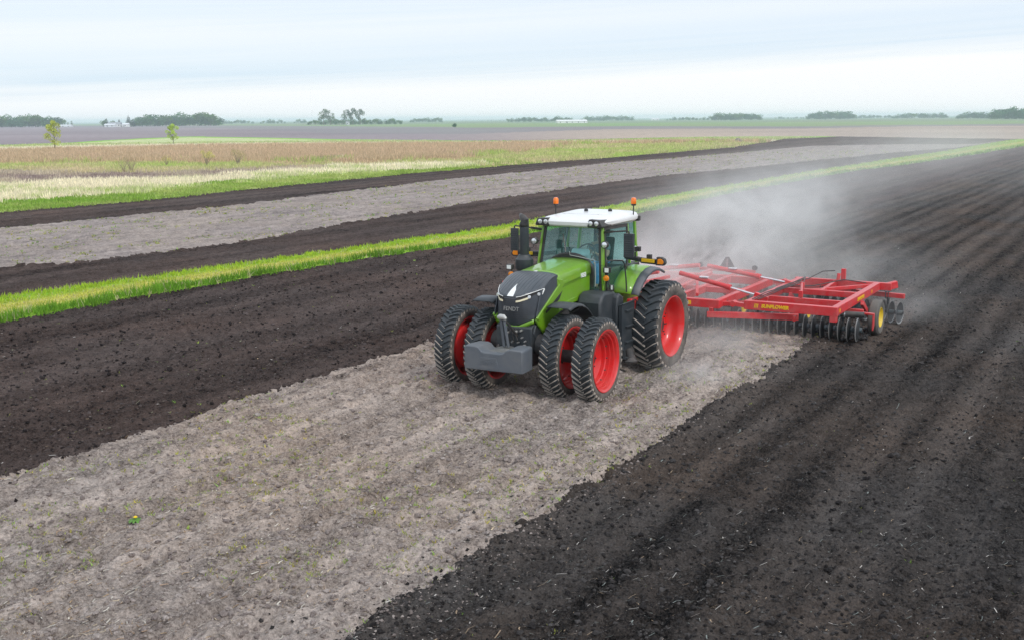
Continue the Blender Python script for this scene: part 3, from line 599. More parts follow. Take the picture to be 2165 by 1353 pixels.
class MB:
    """collects shapes and links them as one mesh object"""
    def __init__(s): s.v, s.f, s.m = [], [], []
    def add(s, v, f, mi=0):
        b = len(s.v); s.v += [tuple(p) for p in v]; s.f += [tuple(i + b for i in q) for q in f]; s.m += [mi] * len(f); return s
    def box(s, x0, x1, y0, y1, z0, z1, mi=0):
        return s.add([(x, y, z) for z in (z0, z1) for y in (y0, y1) for x in (x0, x1)], [(0, 2, 3, 1), (4, 5, 7, 6), (0, 1, 5, 4), (2, 6, 7, 3), (0, 4, 6, 2), (1, 3, 7, 5)], mi)
    def beam(s, a, b, w, h, mi=0, up=(0, 0, 1)):
        a, b = Vector(a), Vector(b); d = (b - a).normalized(); u = Vector(up); sd = d.cross(u).normalized(); u = sd.cross(d).normalized()
        v = [p + sd * i * w / 2 + u * j * h / 2 for p in (a, b) for j in (-1, 1) for i in (-1, 1)]
        return s.add(v, [(0, 1, 3, 2), (4, 6, 7, 5), (0, 4, 5, 1), (2, 3, 7, 6), (0, 2, 6, 4), (1, 5, 7, 3)], mi)
    def tube(s, path, r, sides=10, mi=0, caps=True, r1=None):
        n = len(path); V_ = []; prev = None
        for i, p in enumerate(path):
            p = Vector(p); q = (Vector(path[min(i + 1, n - 1)]) - Vector(path[max(i - 1, 0)])).normalized()
            a = q.orthogonal().normalized() if prev is None else (prev - q * prev.dot(q)).normalized(); prev = a; b = q.cross(a)
            rr_ = r[i] if isinstance(r, (list, tuple)) else (r if r1 is None else r + (r1 - r) * i / (n - 1))
            V_ += [p + (a * math.cos(t) + b * math.sin(t)) * rr_ for t in [2 * math.pi * j / sides for j in range(sides)]]
        F_ = [(i * sides + j, i * sides + (j + 1) % sides, (i + 1) * sides + (j + 1) % sides, (i + 1) * sides + j) for i in range(n - 1) for j in range(sides)]
        if caps: F_ += [tuple(reversed(range(sides))), tuple((n - 1) * sides + j for j in range(sides))]
        return s.add(V_, F_, mi)
    def lathe(s, prof, c, axis='y', seg=48, mi=0, closed=False, a0=0, a1=2 * math.pi):
        """prof: (radius, offset along axis)"""
        c = Vector(c); V_ = []; full = abs(a1 - a0 - 2 * math.pi) < 1e-6; ns = seg if full else seg + 1
        for k in range(ns):
            t = a0 + (a1 - a0) * k / seg; ct, st = math.cos(t), math.sin(t)
            for r, o in prof:
                p = {'y': (r * ct, o, r * st), 'x': (o, r * ct, r * st), 'z': (r * ct, r * st, o)}[axis]; V_.append(c + Vector(p))
        n = len(prof); F_ = []
        for k in range(seg):
            k2 = (k + 1) % ns
            for i in range(n - 1 + (1 if closed else 0)):
                j = (i + 1) % n; q = (k * n + i, k * n + j, k2 * n + j, k2 * n + i); F_.append(q if axis == 'y' else q[::-1])
        return s.add(V_, F_, mi)
    def prism(s, poly, off0, off1, plane='xz', mi=0):
        """a flat outline given thickness; plane xz extrudes along y, yz along x, xy along z"""
        mk = {'xz': lambda a, b, o: (a, o, b), 'yz': lambda a, b, o: (o, a, b), 'xy': lambda a, b, o: (a, b, o)}[plane]; n = len(poly)
        V_ = [mk(a, b, off0) for a, b in poly] + [mk(a, b, off1) for a, b in poly]
        return s.add(V_, [tuple(range(n)), tuple(reversed(range(n, 2 * n)))] + [(i, (i + 1) % n + n if 0 else n + i, n + (i + 1) % n, (i + 1) % n) for i in range(n)], mi)
    def grid(s, rows, mi=0, closed=False):
        n = len(rows[0]); V_ = [p for r in rows for p in r]; m = len(rows)
        return s.add(V_, [(i * n + j, i * n + (j + 1) % n, (i + 1) * n + (j + 1) % n, (i + 1) * n + j) for i in range(m - 1) for j in range(n if closed else n - 1)], mi)
    def mirror(s): # mirrored copy across y=0
        n = len(s.v); s.v += [(x, -y, z) for x, y, z in s.v]; s.f += [tuple(reversed([i + n for i in q])) for q in s.f]; s.m += s.m; return s
    def both(s, name, *a, **k): # the piece and its mirror image as two objects
        o = s.build(name, *a, **k); s.v = [(x, -y, z) for x, y, z in s.v]; return o, s.build(name, *a, **k)
    def build(s, name, mats, parent=None, bevel=0, smooth=False, solid=0, subsurf=0, fix=True):
        me = bpy.data.meshes.new(name); me.from_pydata(s.v, [], s.f)
        for mt in (mats if isinstance(mats, (list, tuple)) else [mats]): me.materials.append(mt)
        me.polygons.foreach_set('material_index', s.m)
        if fix:
            bm = bmesh.new(); bm.from_mesh(me); bmesh.ops.recalc_face_normals(bm, faces=bm.faces); bm.to_mesh(me); bm.free()
        o = bpy.data.objects.new(name, me); COL.objects.link(o)
        if parent: o.parent = parent
        if solid:
            m = o.modifiers.new('solid', 'SOLIDIFY'); m.thickness = solid; m.offset = 0
        if bevel:
            m = o.modifiers.new('bevel', 'BEVEL'); m.width = bevel; m.segments = 2; m.limit_method = 'ANGLE'; m.angle_limit = math.radians(35)
        if subsurf:
            m = o.modifiers.new('sub', 'SUBSURF'); m.levels = m.render_levels = subsurf
        if smooth:
            me.polygons.foreach_set('use_smooth', [True] * len(me.polygons))
            if smooth != 'all': me.set_sharp_from_angle(angle=math.radians(smooth if smooth is not True else 38))
        elif bevel:
            me.polygons.foreach_set('use_smooth', [True] * len(me.polygons)); me.set_sharp_from_angle(angle=math.radians(30))
        return o
def empty(name, loc, label, cat, rz=0, group=None):
    e = bpy.data.objects.new(name, None); COL.objects.link(e); e.location = loc; e.rotation_euler = (0, 0, rz); tag(e, label, cat, group); return e
M_white = pbr('white_paint', (.78, .78, .76), .5)
M_shedw = pbr('shed_white_metal', (.72, .74, .75), .45)
M_roofg = pbr('roof_grey', (.30, .31, .33), .7); M_winfar = pbr('dark_window', (.03, .035, .04), .2)
def building(px, dist, length, depth, hwall, hroof, name, label, wallm, roofm, nwin=3, rz_off=0.0, ridge='long'):
    x, y = place_far(px, dist); e = empty(name, (x, y, -.2), label, 'building', HD + rz_off + math.pi / 2)
    l, d = length / 2, depth / 2
    MB().box(-l, l, -d, d, -.5, hwall).build('wall', wallm, e)
    r = MB(); ov = .4; r.add([(-l - ov, -d - ov, hwall), (l + ov, -d - ov, hwall), (l + ov, d + ov, hwall), (-l - ov, d + ov, hwall), (-l - ov, 0, hwall + hroof), (l + ov, 0, hwall + hroof)], [(0, 1, 5, 4), (2, 3, 4, 5), (0, 4, 3), (1, 2, 5), (0, 3, 2, 1)]); r.build('roof', roofm, e)
    for i in range(nwin):
        cx = -l + length * (i + .5) / nwin
        for sd in (-1, 1): MB().box(cx - .6, cx + .6, sd * d - .05, sd * d + .05, hwall * .35, hwall * .75).build('window', M_winfar, e)
    MB().box(l * .3, l * .3 + 1.2, -d - .06, -d + .06, 0, 2.1).box(l * .3, l * .3 + 1.2, d - .06, d + .06, 0, 2.1).build('door', M_roofg, e)
building(243, 1400, 15, 8, 3.6, 2.2, 'farmhouse', 'white farmhouse among the conifers on the left horizon', M_white, M_roofg, 4)
building(233, 1385, 12, 7, 2.6, 1.4, 'farm_shed', 'long low white shed just left of the farmhouse', M_shedw, M_shedw, 2)
building(266, 1395, 7, 6, 3.0, 1.8, 'garage', 'small white garage under the tallest conifer', M_white, M_shedw, 1)
building(135, 1470, 20, 8, 2.0, 1.2, 'farm_shed', 'low white shed at the right end of the far left grove', M_shedw, M_shedw, 3)
building(1208, 1380, 38, 12, 2.6, 1.9, 'barn', 'long white barn on the horizon above the tractor', M_white, M_white, 5, .15)
building(1385, 2600, 18, 10, 3.2, 2.4, 'farm_shed', 'tiny far white shed on the horizon right of the tractor', M_white, M_shedw, 2)
building(735, 1420, 4, 4, 3.0, 1.5, 'hut', 'tiny pale hut between the two groups of tall pale trees', M_shedw, M_roofg, 1)

# ------------------------------------------------------------------ the tractor (X forward, Y to its left, origin under the rear axle)
M_green = pbr('green_paint', (.175, .40, .006), .25, dirt=.26, dscale=2.5, coat=.6, dirtcol=(.24, .26, .12))
M_shell = pbr('charcoal_hood_plastic', (.040, .050, .062), .34, dirt=.30, dscale=3, coat=.25, dirtcol=(.14, .14, .14))
M_grill = pbr('charcoal_grille', (.048, .058, .072), .45, dirt=.45, dscale=3.5, dirtcol=(.10, .10, .11), bump=.3)
M_black = pbr('black_plastic', (.014, .016, .019), .4, dirt=.28, dscale=3)
M_dgrey = pbr('dark_grey_plastic', (.022, .030, .038), .42, dirt=.30, dscale=3, dirtcol=(.13, .125, .12))
M_weight = pbr('grey_cast_weight', (.095, .112, .135), .5, dirt=.45, dscale=2.2, dirtcol=(.20, .195, .19), bump=.2)
M_red = pbr('red_rim_paint', (.72, .008, .010), .34, dirt=.22, dscale=3.5, coat=.4, dirtcol=(.36, .16, .13))
M_roofw = pbr('white_roof', (.86, .86, .85), .3, dirt=.14, dscale=2, coat=.4, dirtcol=(.5, .46, .42))
M_steel = pbr('bare_steel', (.45, .45, .44), .38, metal=.85, dirt=.3, dscale=9)
M_cast = pbr('dark_cast_iron', (.035, .037, .040), .6, dirt=.6, dscale=5, dirtcol=(.13, .11, .10))
M_orange = pbr('amber_lens', (.95, .20, .01), .25, coat=.5)
M_amber = pbr('amber_lamp', (.92, .28, .01), .25, coat=.5)
M_yellow = pbr('yellow_marker', (.85, .52, .01), .5)
M_chrome = pbr('lamp_reflector', (.85, .87, .88), .18, metal=.6)
M_lensw = pbr('white_light_strip', (.85, .86, .84), .25)
M_rub = pbr('tyre_rubber', (.018, .027, .034), .5, dirt=.35, dscale=4.5, dirtcol=(.10, .095, .095), bump=.3)
M_side = pbr('dusty_sidewall', (.05, .045, .042), .85, dirt=.75, dscale=3.4, dirtcol=(.24, .20, .17), bump=.3)
M_lug = pbr('dusty_skylit_lug_edge', (.42, .36, .31), .9, dirt=.4, dscale=9, dirtcol=(.38, .33, .28))  # trailing lug flanks: dust, with the sky light on them put into the colour
M_int = pbr('cab_interior_plastic', (.07, .10, .11), .6); M_seat = pbr('seat_fabric', (.025, .032, .036), .9)
M_dash = pbr('dash_pale_plastic', (.50, .60, .60), .4)
m, nt, p, o = new_mat('tinted_cab_glass')
nt.nodes.remove(p); tr = N(nt, 'ShaderNodeBsdfTransparent'); tr.inputs[0].default_value = (.74, .98, .96, 1)
gl = N(nt, 'ShaderNodeBsdfGlossy'); gl.inputs['Roughness'].default_value = .03; gl.inputs['Color'].default_value = (.80, 1, .98, 1)
fr = N(nt, 'ShaderNodeLayerWeight'); fr.inputs['Blend'].default_value = .5
df = N(nt, 'ShaderNodeBsdfDiffuse'); df.inputs[0].default_value = (.25, .62, .58, 1)
m0 = N(nt, 'ShaderNodeMixShader'); L(nt, ramp_(nt, noise_(nt, N(nt, 'ShaderNodeTexCoord').outputs['Object'], 2.5, 6, .65), [(.3, .03), (.75, .11)]), m0.inputs[0]); L(nt, tr.outputs[0], m0.inputs[1]); L(nt, df.outputs[0], m0.inputs[2])
mx = N(nt, 'ShaderNodeMixShader'); L(nt, math_(nt, 'ADD', math_(nt, 'MULTIPLY', math_(nt, 'POWER', fr.outputs['Facing'], 4.0), .9), .06, clamp=True), mx.inputs[0]); L(nt, m0.outputs[0], mx.inputs[1]); L(nt, gl.outputs[0], mx.inputs[2]); L(nt, mx.outputs[0], o.inputs[0]); M_glass = m

TR = empty('tractor', (0, 0, 0), 'large green tractor with white roof and red rims crossing the field', 'tractor')
def G(z): return Vector(z)
# --- wheels
def tyre_mb(R, w, rimR, n, lugw, lugh):
    b = MB(); t = R - lugh
    side = [(rimR - .015, .40 * w), (rimR + .012, .455 * w), (rimR + (t - rimR) * .30, .515 * w), (rimR + (t - rimR) * .62, .520 * w), (t - .045, .485 * w), (t - .012, .44 * w)]
    prof = [(r_, -o_) for r_, o_ in side] + [(t + .004, -.2 * w), (t + .006, .2 * w)] + [(r_, o_) for r_, o_ in reversed(side)]
    b.lathe(prof, (0, 0, 0), 'y', 96, 1)
    for i in range(96):  # tread band faces dark
        for j in range(5, 8): b.m[i * (len(prof) - 1) + j] = 0
    pitch = 2 * math.pi / n
    for k in range(n):
        for sgn in (-1, 1):
            a0 = k * pitch + (pitch / 2 if sgn > 0 else 0)
            st = []
            for q in range(6):
                u = q / 5; yy = sgn * (.01 * w - .03 * w + u * .525 * w) if q else -sgn * .035 * w
                lead = pitch * (.95 * (1 - u) ** 1.35)          # centre end runs ahead of the shoulder end
                aa = a0 - lead; hw = lugw / 2 * (1.0 + .35 * u); rb = t - .01 - (.05 * max(0, u - .82) / .18); rt = R - .010 * u * u - (.055 * max(0, u - .82) / .18)
                slant = (.35 + .6 * u)
                row = []
                for rad, off in ((rb, -hw * 1.5), (rt, -hw), (rt, hw), (rb, hw * 1.5)):
                    ang = aa + off / R; row.append((rad * math.cos(ang), yy, rad * math.sin(ang)))
                st.append(row)
            base = len(b.v); b.v += [p for r_ in st for p in r_]
            for q in range(5):
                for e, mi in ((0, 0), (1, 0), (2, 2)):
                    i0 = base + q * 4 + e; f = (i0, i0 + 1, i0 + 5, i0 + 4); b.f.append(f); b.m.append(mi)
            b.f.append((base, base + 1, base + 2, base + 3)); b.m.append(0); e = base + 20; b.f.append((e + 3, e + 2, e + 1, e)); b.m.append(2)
    return b
def rim_mb(kind, R):
    b = MB()
    if kind == 'front':
        prof = [(R - .03, -.19), (R, -.20), (R - .03, -.17), (R - .055, -.10), (R - .055, .10), (R - .03, .17), (R, .185), (R + .004, .205), (R - .012, .207), (R - .03, .185), (R - .05, .175), (R - .065, .125), (R - .095, .120), (R - .105, .055), (R - .130, .050), (R - .140, -.02), (R - .165, -.04), (R - .18, -.11),
                (R - .25, -.16), (.28, -.185), (.24, -.17), (.20, -.17), (.0, -.17)]
    else:
        prof = [(R - .03, -.27), (R, -.28), (R - .04, -.2), (R - .07, -.1), (R - .07, .1), (R - .03, .24), (R, .262), (R + .005, .285), (R - .012, .288), (R - .035, .262), (R - .06, .235), (R - .085, .16), (R - .095, .08), (R - .115, .0), (R - .16, -.06), (R - .24, -.09), (.30, -.06), (.26, -.04), (.0, -.04)]
    b.lathe(prof, (0, 0, 0), 'y', 72, 0); return b
def hub_mb(front):
    b = MB(); o = -.165 if front else -.035
    b.lathe([(.19, o - .01), (.19, o + .02), (.15, o + .03), (.13, o + .05), (.10, o + .06), (.0, o + .062)], (0, 0, 0), 'y', 24, 0); return b
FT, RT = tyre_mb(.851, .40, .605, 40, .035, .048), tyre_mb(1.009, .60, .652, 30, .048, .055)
def bolts(n, rad, off, r=.016):
    b = MB()
    for k in range(n):
        a = 2 * math.pi * k / n + .1; c = (rad * math.cos(a), off, rad * math.sin(a))
        b.lathe([(r, -.01), (r, .028), (0, .03)], c, 'y', 6)
    return b
protos = {}
def wheel(x, y, R, flip, kind, label=None, steer=0.0):
    e = bpy.data.objects.new('wheel', None); COL.objects.link(e); e.parent = TR; e.location = (x, y, R - .055); e.rotation_euler = (0, 0, steer + (0 if flip > 0 else 0))
    if label: e['label'] = label
    fr_ = kind == 'front'
    key = (kind, flip)
    if key not in protos:
        t = (FT if fr_ else RT); tb = MB(); tb.v = list(t.v); tb.f = list(t.f); tb.m = list(t.m)
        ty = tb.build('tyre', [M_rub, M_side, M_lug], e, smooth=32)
        rm = rim_mb(kind, .6265 if fr_ else .6715); hb = hub_mb(fr_); bo = [(bolts(10, .265, -.17) if fr_ else bolts(12, .33, -.06)), bolts(12, .488, -.02, .013) if fr_ else bolts(12, .46, -.085, .014)]
        obs = [ty]
        for mb_, nm, mt in [(rm, 'rim', M_red), (hb, 'hub', M_black), (bo[0], 'bolt_ring', M_cast), (bo[1], 'clamp_ring', M_cast)]:
            if flip < 0: mb_.v = [(a, -b, c) for a, b, c in mb_.v]
            obs.append(mb_.build(nm, mt, e, smooth=35))
        protos[key] = obs
    else:
        for ob in protos[key]:
            c = ob.copy(); COL.objects.link(c); c.parent = e
    for ch in e.children:
        if ch.name.startswith('tyre'): ch.rotation_euler = (0, random.random() * 6, 0)
    return e
ST = .03
for s, nm in ((1, 'left'), (-1, 'right')):
    wheel(3.3, s * .879, .851, s, 'front', steer=ST); wheel(3.3 - s * .02, s * 1.593, .851, s, 'front', steer=ST)
    wheel(0, s * 1.566, 1.009, s, 'rear')
# --- hood: ribbed charcoal shell
def brk(s): # front break line of the shell, s = -1..1
    a = abs(s); y = .50 * math.copysign(min(1, a * 1.0), s)
    return Vector((3.99 - .035 * (a * 2) ** 2 - .36 * max(0, a - .45) ** 1.5 / .55 ** 1.5, y, 2.035 + .015 * a + .125 * max(0, a - .35) ** 1.3 / .65 ** 1.3))
rows = []; NS, NU = 96, 16
for j in range(NU + 1):
    u = j / NU; row = []
    for i in range(NS + 1):
        s = -1 + 2 * i / NS; a = abs(s)
        rear = Vector((2.93 - .02 * a, .50 * s, 2.415 - .035 * a ** 6 - .02 * a * a)); p = rear.lerp(brk(s), u); p.z += .075 * 4 * u * (1 - u) * (1 - .35 * a * a) * 1.0
        if a < .84 and .03 < u: # longitudinal ribs
            ph = (s / .84 * 5.5) % 1.0; g = max(0, 1 - abs(ph - .5) / .16); p.z -= .016 * g * min(1, (u - .03) * 10) * min(1, (1 - u) * 8 + .1)
        row.append(p)
    rows.append(row)
MB().grid(rows).build('hood_shell', M_shell, TR, smooth=60, solid=.02)
# --- grille shield: front and both cheeks back to the green panels
def side_bulge(y, z): return y
NG = 40; rows = []
low = lambda s: Vector((3.80 - .05 * abs(s) ** 2 - .0 * abs(s), .43 * s, 1.43 + .035 * (abs(s) ** 1.0) + (.125 * max(0, abs(s) - .25) / .75)))
for j in range(13):
    u = j / 12; row = []
    for i in range(NG + 1):
        s = -1 + 2 * i / NG; p = brk(s).lerp(low(s), u); p.z -= .006; p.x += .055 * math.sin(math.pi * u) * (1 - abs(s) ** 2) - .01; p.y *= 1 + .05 * math.sin(math.pi * u)
        row.append(p)
    rows.append(row)
MB().grid(rows).build('grille', M_grill, TR, smooth=50, solid=.02)
cheek = MB().prism([(2.935, 2.385), (2.74, 2.18), (3.76, 1.60), (3.78, 1.66), (3.60, 2.14), (3.56, 2.17)], .475, .497, 'xz'); cheek.both('grille_cheek', M_grill, TR, bevel=.006)
# horizontal slats across the grille and an honeycomb-like mesh of fine bars
sl = MB()
for k in range(11):
    z = 1.60 + .040 * k; hw = .40
    pts = []
    for i in range(13):
        s = -1 + i / 6; t = (brk(s).z - z) / max(.05, brk(s).z - low(s).z); q = brk(s).lerp(low(s), t); q.x += .055 * math.sin(math.pi * min(1, max(0, t))) * (1 - s * s) + .003; q.y *= 1 + .05 * math.sin(math.pi * t); q.z = z; pts.append(q * 1)
    if pts: sl.tube([p for p in pts if abs(p.y) < .36], .0045, 4, caps=False)
o = sl.build('grille_bars', M_black, TR); o['kind'] = 'stuff'
# --- headlights: dark bay, chrome strip over it, day light and two lenses each
for s in (1, -1):
    e = MB(); 
    A = [brk(s * t) for t in (.30, .5, .7, .85, 1.0)]
    top = [p + Vector((.012, 0, .008)) for p in A]; bot = [Vector((p.x + .014, p.y, p.z - d)) for p, d in zip(A, (.055, .09, .115, .12, .02))]
    e.grid([top, bot]); hl = e.build('headlight', M_black, TR, solid=.012)
    e = MB(); e.tube([p + Vector((.02, s * .004 * i, .004)) for i, p in enumerate(A)] + [A[-1] + Vector((-.0, s * .012, -.01))], .0065, 6); e.tube([A[-1] + Vector((.0, s * .014, -.0)), A[-1] + Vector((.045, s * .012, -.055)), A[-1] + Vector((.075, s * .006, -.11))], [.012, .016, .006], 6); e.build('light_strip', M_lensw, hl, smooth=True)
    e = MB(); e.grid([[Vector((p.x + .03, p.y * 1.0, p.z - a_)) for p in (brk(s * .30), brk(s * .45), brk(s * .60), brk(s * .72))] for a_ in (.062, .078, .098)]); e.build('day_light', pbr('day_light_lens', (.92, .84, .60), .2, coat=.5) if s > 0 else MATS['day_light_lens'], hl, solid=.015)
    for t, rr2 in ((.70, .036), (.90, .034)):
        c = brk(s * t) + Vector((.026, s * .012, -.062 if t < .8 else -.072)); n_ = Vector((1, s * (.35 if t < .8 else 1.1), .1)).normalized()
        b = MB(); b.tube([c - n_ * .03, c + n_ * .012, c + n_ * .02], [rr2 * .8, rr2, rr2 * .8], 14); b.build('lens', M_chrome, hl, smooth=True)
# --- white blaze on the shell's nose and small dot at its rear edge
b = MB(); zt = lambda x: 2.415 + (2.035 - 2.415) * (2.93 - x) / (2.93 - 3.99) + .075 * 4 * ((x - 2.93) / 1.06) * (1 - (x - 2.93) / 1.06)
b.grid([[(3.985, .075, zt(3.985) + .014), (3.90, .060, zt(3.90) + .014), (3.80, .035, zt(3.8) + .013), (3.70, -.02, zt(3.7) + .012), (3.62, -.035, zt(3.62) + .012)],
        [(3.985, -.065, zt(3.985) + .014), (3.90, -.070, zt(3.90) + .014), (3.80, -.065, zt(3.8) + .013), (3.70, -.050, zt(3.7) + .012), (3.62, -.037, zt(3.62) + .012)]])
b.box(2.88, 2.965, -.03, .03, 2.415, 2.428); b.build('white_emblem', M_lensw, TR, solid=.006)
# --- green rear hood, side panels, chevron trim
def hs(s, x): # upper hood section
    a = abs(s); zt_ = 2.415 + .115 * (2.95 - x) / 1.5; w_ = .50 + .015 * (2.95 - x) / 1.5
    prof_ = [(0, 0), (.30, -.004), (.62, -.018), (.86, -.045), (.97, -.09), (1.0, -.15), (1.02, -.30)]
    i = a * 6; k = min(5, int(i)); f = i - k; y0, z0 = prof_[k]; y1, z1 = prof_[k + 1]
    return Vector((x, math.copysign((y0 + (y1 - y0) * f) * w_, s), zt_ + z0 + (z1 - z0) * f))
rows = [[hs(-1 + 2 * i / 48, x) for i in range(49)] for x in (1.42, 1.7, 2.0, 2.3, 2.6, 2.8, 2.935)]
MB().grid(rows).build('hood', M_green, TR, smooth=50, solid=.02)
def green_side(z0):
    b = MB(); out_ = [(1.42, 2.31), (2.93, 2.27), (2.74, 2.17), (3.79, 1.585), (3.70, 1.47), (3.42, 1.21), (3.30, 1.19), (3.18, 1.27), (2.95, 1.42), (2.62, 1.60), (2.30, 1.70), (1.42, 1.72)]
    b.prism(out_, .45, .503, 'xz'); return b
green_side(0).both('side_panel', M_green, TR, bevel=.012)
b = MB() # raised lip running along the grille's edge and folding down, plus the shoulder crease
lip = [(2.70, 2.255), (2.66, 2.14), (3.70, 1.565), (3.785, 1.59), (3.80, 1.63), (2.86, 2.185), (2.945, 2.30)]
b.prism(lip, .48, .528, 'xz'); b.prism([(1.42, 2.20), (2.70, 2.10), (2.74, 2.14), (2.74, 2.22), (1.42, 2.30)], .49, .522, 'xz'); b.both('side_lip', M_green, TR, bevel=.016)
b = MB().prism([(2.70, 2.03), (3.42, 1.70), (3.40, 1.655), (2.85, 1.86)], .495, .508, 'xz').both('air_slot', M_black, TR, bevel=.003)
b = MB().prism([(2.0, 1.82), (2.6, 1.78), (2.9, 1.6), (2.55, 1.68), (2.2, 1.76)], .49, .512, 'xz').both('side_crease', M_green, TR, bevel=.01)
ch = MB(); pts = [low(-1 + i / 8) + Vector((.02, 0, -.03)) for i in range(17)]; ch.grid([[p + Vector((.01, 0, .035)) for p in pts], [p + Vector((-.005, 0, -.05)) for p in pts]]); ch.build('chin_trim', M_green, TR, solid=.035, smooth=50)
# --- lettering
def text(name, s, size, loc, rot, mat, parent, ext=.004, shear=0.0, bold=0.0):
    cu = bpy.data.curves.new(name, 'FONT'); cu.body = s; cu.size = size; cu.extrude = ext; cu.shear = shear; cu.offset = bold; cu.align_x = 'CENTER'; cu.align_y = 'CENTER'; cu.resolution_u = 3
    t = bpy.data.objects.new(name, cu); COL.objects.link(t); bpy.context.view_layer.update()
    me = bpy.data.meshes.new_from_object(t.evaluated_get(bpy.context.evaluated_depsgraph_get())); bpy.data.objects.remove(t)
    me.materials.clear(); me.materials.append(mat); o = bpy.data.objects.new(name, me); COL.objects.link(o); o.location = loc; o.rotation_euler = rot; o.parent = parent; return o
text('lettering', 'FENDT', .115, (3.985, .03, 1.80), (math.radians(85), 0, math.radians(90)), M_steel, TR, .006, bold=.001)
text('lettering', '1050', .13, (1.83, .532, 2.235), (math.radians(84), 0, math.radians(180)), M_lensw, TR, .004, .25, .004)
text('lettering', '1050', .13, (1.83, -.532, 2.235), (math.radians(84), 0, 0), M_lensw, TR, .004, .25, .004)
# --- chassis, axles, front linkage
b = MB(); b.box(-.6, 3.0, -.28, .28, .62, 1.35); b.box(2.4, 3.72, -.34, .34, .88, 1.44); b.box(1.2, 2.9, -.36, .36, .95, 1.75); b.lathe([(.13, -1.5), (.13, -.75), (.2, -.5), (.2, .5), (.13, .75), (.13, 1.5)], (3.3, 0, .815), 'y', 16); b.lathe([(.17, -1.45), (.2, -.8), (.28, -.3), (.28, .3), (.2, .8), (.17, 1.45)], (0, 0, .97), 'y', 20)
b.box(3.0, 3.6, -.22, .22, .55, .9); b.lathe([(.14, .42), (.22, .43), (.22, .60), (.10, .62)], (3.55, 0, 1.05), 'y', 20); b.lathe([(.14, -.62), (.22, -.60), (.22, -.43), (.10, -.42)], (3.55, 0, 1.05), 'y', 20)
b.build('chassis', M_cast, TR, bevel=.015, smooth=30)
b = MB(); b.prism([(3.50, 1.10), (3.60, .95), (3.86, .92), (3.86, 1.42), (3.70, 1.50), (3.50, 1.50)], -.40, .42, 'xz'); b.prism([(2.85, .98), (3.60, .98), (3.80, 1.30), (3.72, 1.47), (2.85, 1.50)], -.43, .445, 'xz'); b.build('front_block', M_dgrey, TR, bevel=.02)
b = MB()
for y, z, r_ in ((-.10, 1.30, .03), (.08, 1.33, .035), (.20, 1.36, .028), (.22, 1.22, .02), (-.16, 1.16, .022), (-.15, 1.09, .022), (.0, 1.12, .028), (.13, 1.12, .022), (.27, 1.06, .034), (.29, 1.15, .022)):
    b.tube([(3.85, y, z), (3.91, y, z), (3.93, y, z)], [r_, r_, r_ * .6], 10)
b.build('coupling', M_steel, TR, smooth=True)
b = MB()
for k in range(4): b.tube([(3.86, -.12 + .06 * k, 1.38), (3.96, -.10 + .07 * k, 1.30), (3.95, -.12 + .09 * k, 1.18), (3.88, -.14 + .09 * k, 1.12)], .011, 6)
b.tube([(4.27, 0.02, 1.64), (4.12, .06, 1.50), (3.98, .10, 1.34), (3.90, .12, 1.25)], [.02, .028, .028, .02], 8); b.build('hose', M_black, TR, smooth=True)
b = MB(); b.beam((4.15, -.03, 1.07), (4.27, -.03, 1.66), .05, .05); b.beam((4.15, .06, 1.07), (4.27, .03, 1.66), .025, .06); b.tube([(4.10, -.10, 1.08), (4.26, -.07, 1.64)], .012, 6)
b.build('linkage_stand', M_weight, TR, bevel=.008); b = MB(); b.tube([(4.28, -.10, 1.67), (4.28, -.05, 1.685), (4.28, .03, 1.685), (4.28, .09, 1.65)], [.03, .055, .055, .03], 12); b.build('linkage_ball', pbr('pale_steel', (.50, .50, .48), .5, metal=.3), TR, smooth=True)
b = MB(); b.tube([(4.16, 0, 1.04), (4.16, 0, 1.055)], .17, 20); b.build('linkage_foot', M_steel, TR)
for s in (1, -1):
    b = MB(); b.prism([(3.3, .62), (4.22, .78), (4.22, .92), (3.6, .95), (3.3, .80)], s * .30, s * .40, 'xz'); b.tube([(3.62, s * .35, 1.2), (4.0, s * .35, .88)], .035, 10); b.build('lift_arm', M_cast, TR, bevel=.01)
# --- front weight with raised shoulders and a recessed plate
b = MB(); yz = [(-.74, .655), (.72, .675), (.72, 1.115), (.69, 1.14), (.42, 1.14), (.34, 1.12), (.24, 1.045), (.16, 1.032), (-.22, 1.032), (-.30, 1.045), (-.38, 1.12), (-.46, 1.14), (-.71, 1.135), (-.74, 1.11)]
yz = [(y * .68 / .74, z) for y, z in yz]
n = len(yz); b.add([(4.16, y * .93, z) for y, z in yz] + [(4.50, y, z) for y, z in yz] + [(4.64, y * .985, .68 + (z - .68) * .975) for y, z in yz],
      [tuple(range(n))] + [(i, (i + 1) % n, n + (i + 1) % n, n + i) for i in range(n)] + [(n + i, n + (i + 1) % n, 2 * n + (i + 1) % n, 2 * n + i) for i in range(n)] + [tuple(reversed(range(2 * n, 3 * n)))])
fw_ = b.build('front_weight', M_weight, TR, bevel=.018)
b = MB(); b.prism([(-.36, .70), (.14, .71), (.07, .93), (-.29, .92)], 4.632, 4.646, 'yz'); b.prism([(-.25, .885), (.04, .892), (.04, .900), (-.25, .893)], 4.644, 4.652, 'yz'); b.build('cast_plate', M_weight, fw_, bevel=.004)
text('cast_lettering', 'FENDT', .115, (4.646, -.11, .815), (math.radians(90), 0, math.radians(90)), M_weight, fw_, .005, bold=.003)
b = MB(); b.box(4.155, 4.50, -.17, .17, 1.032, 1.042); b.build('wear_plate', M_steel, fw_)
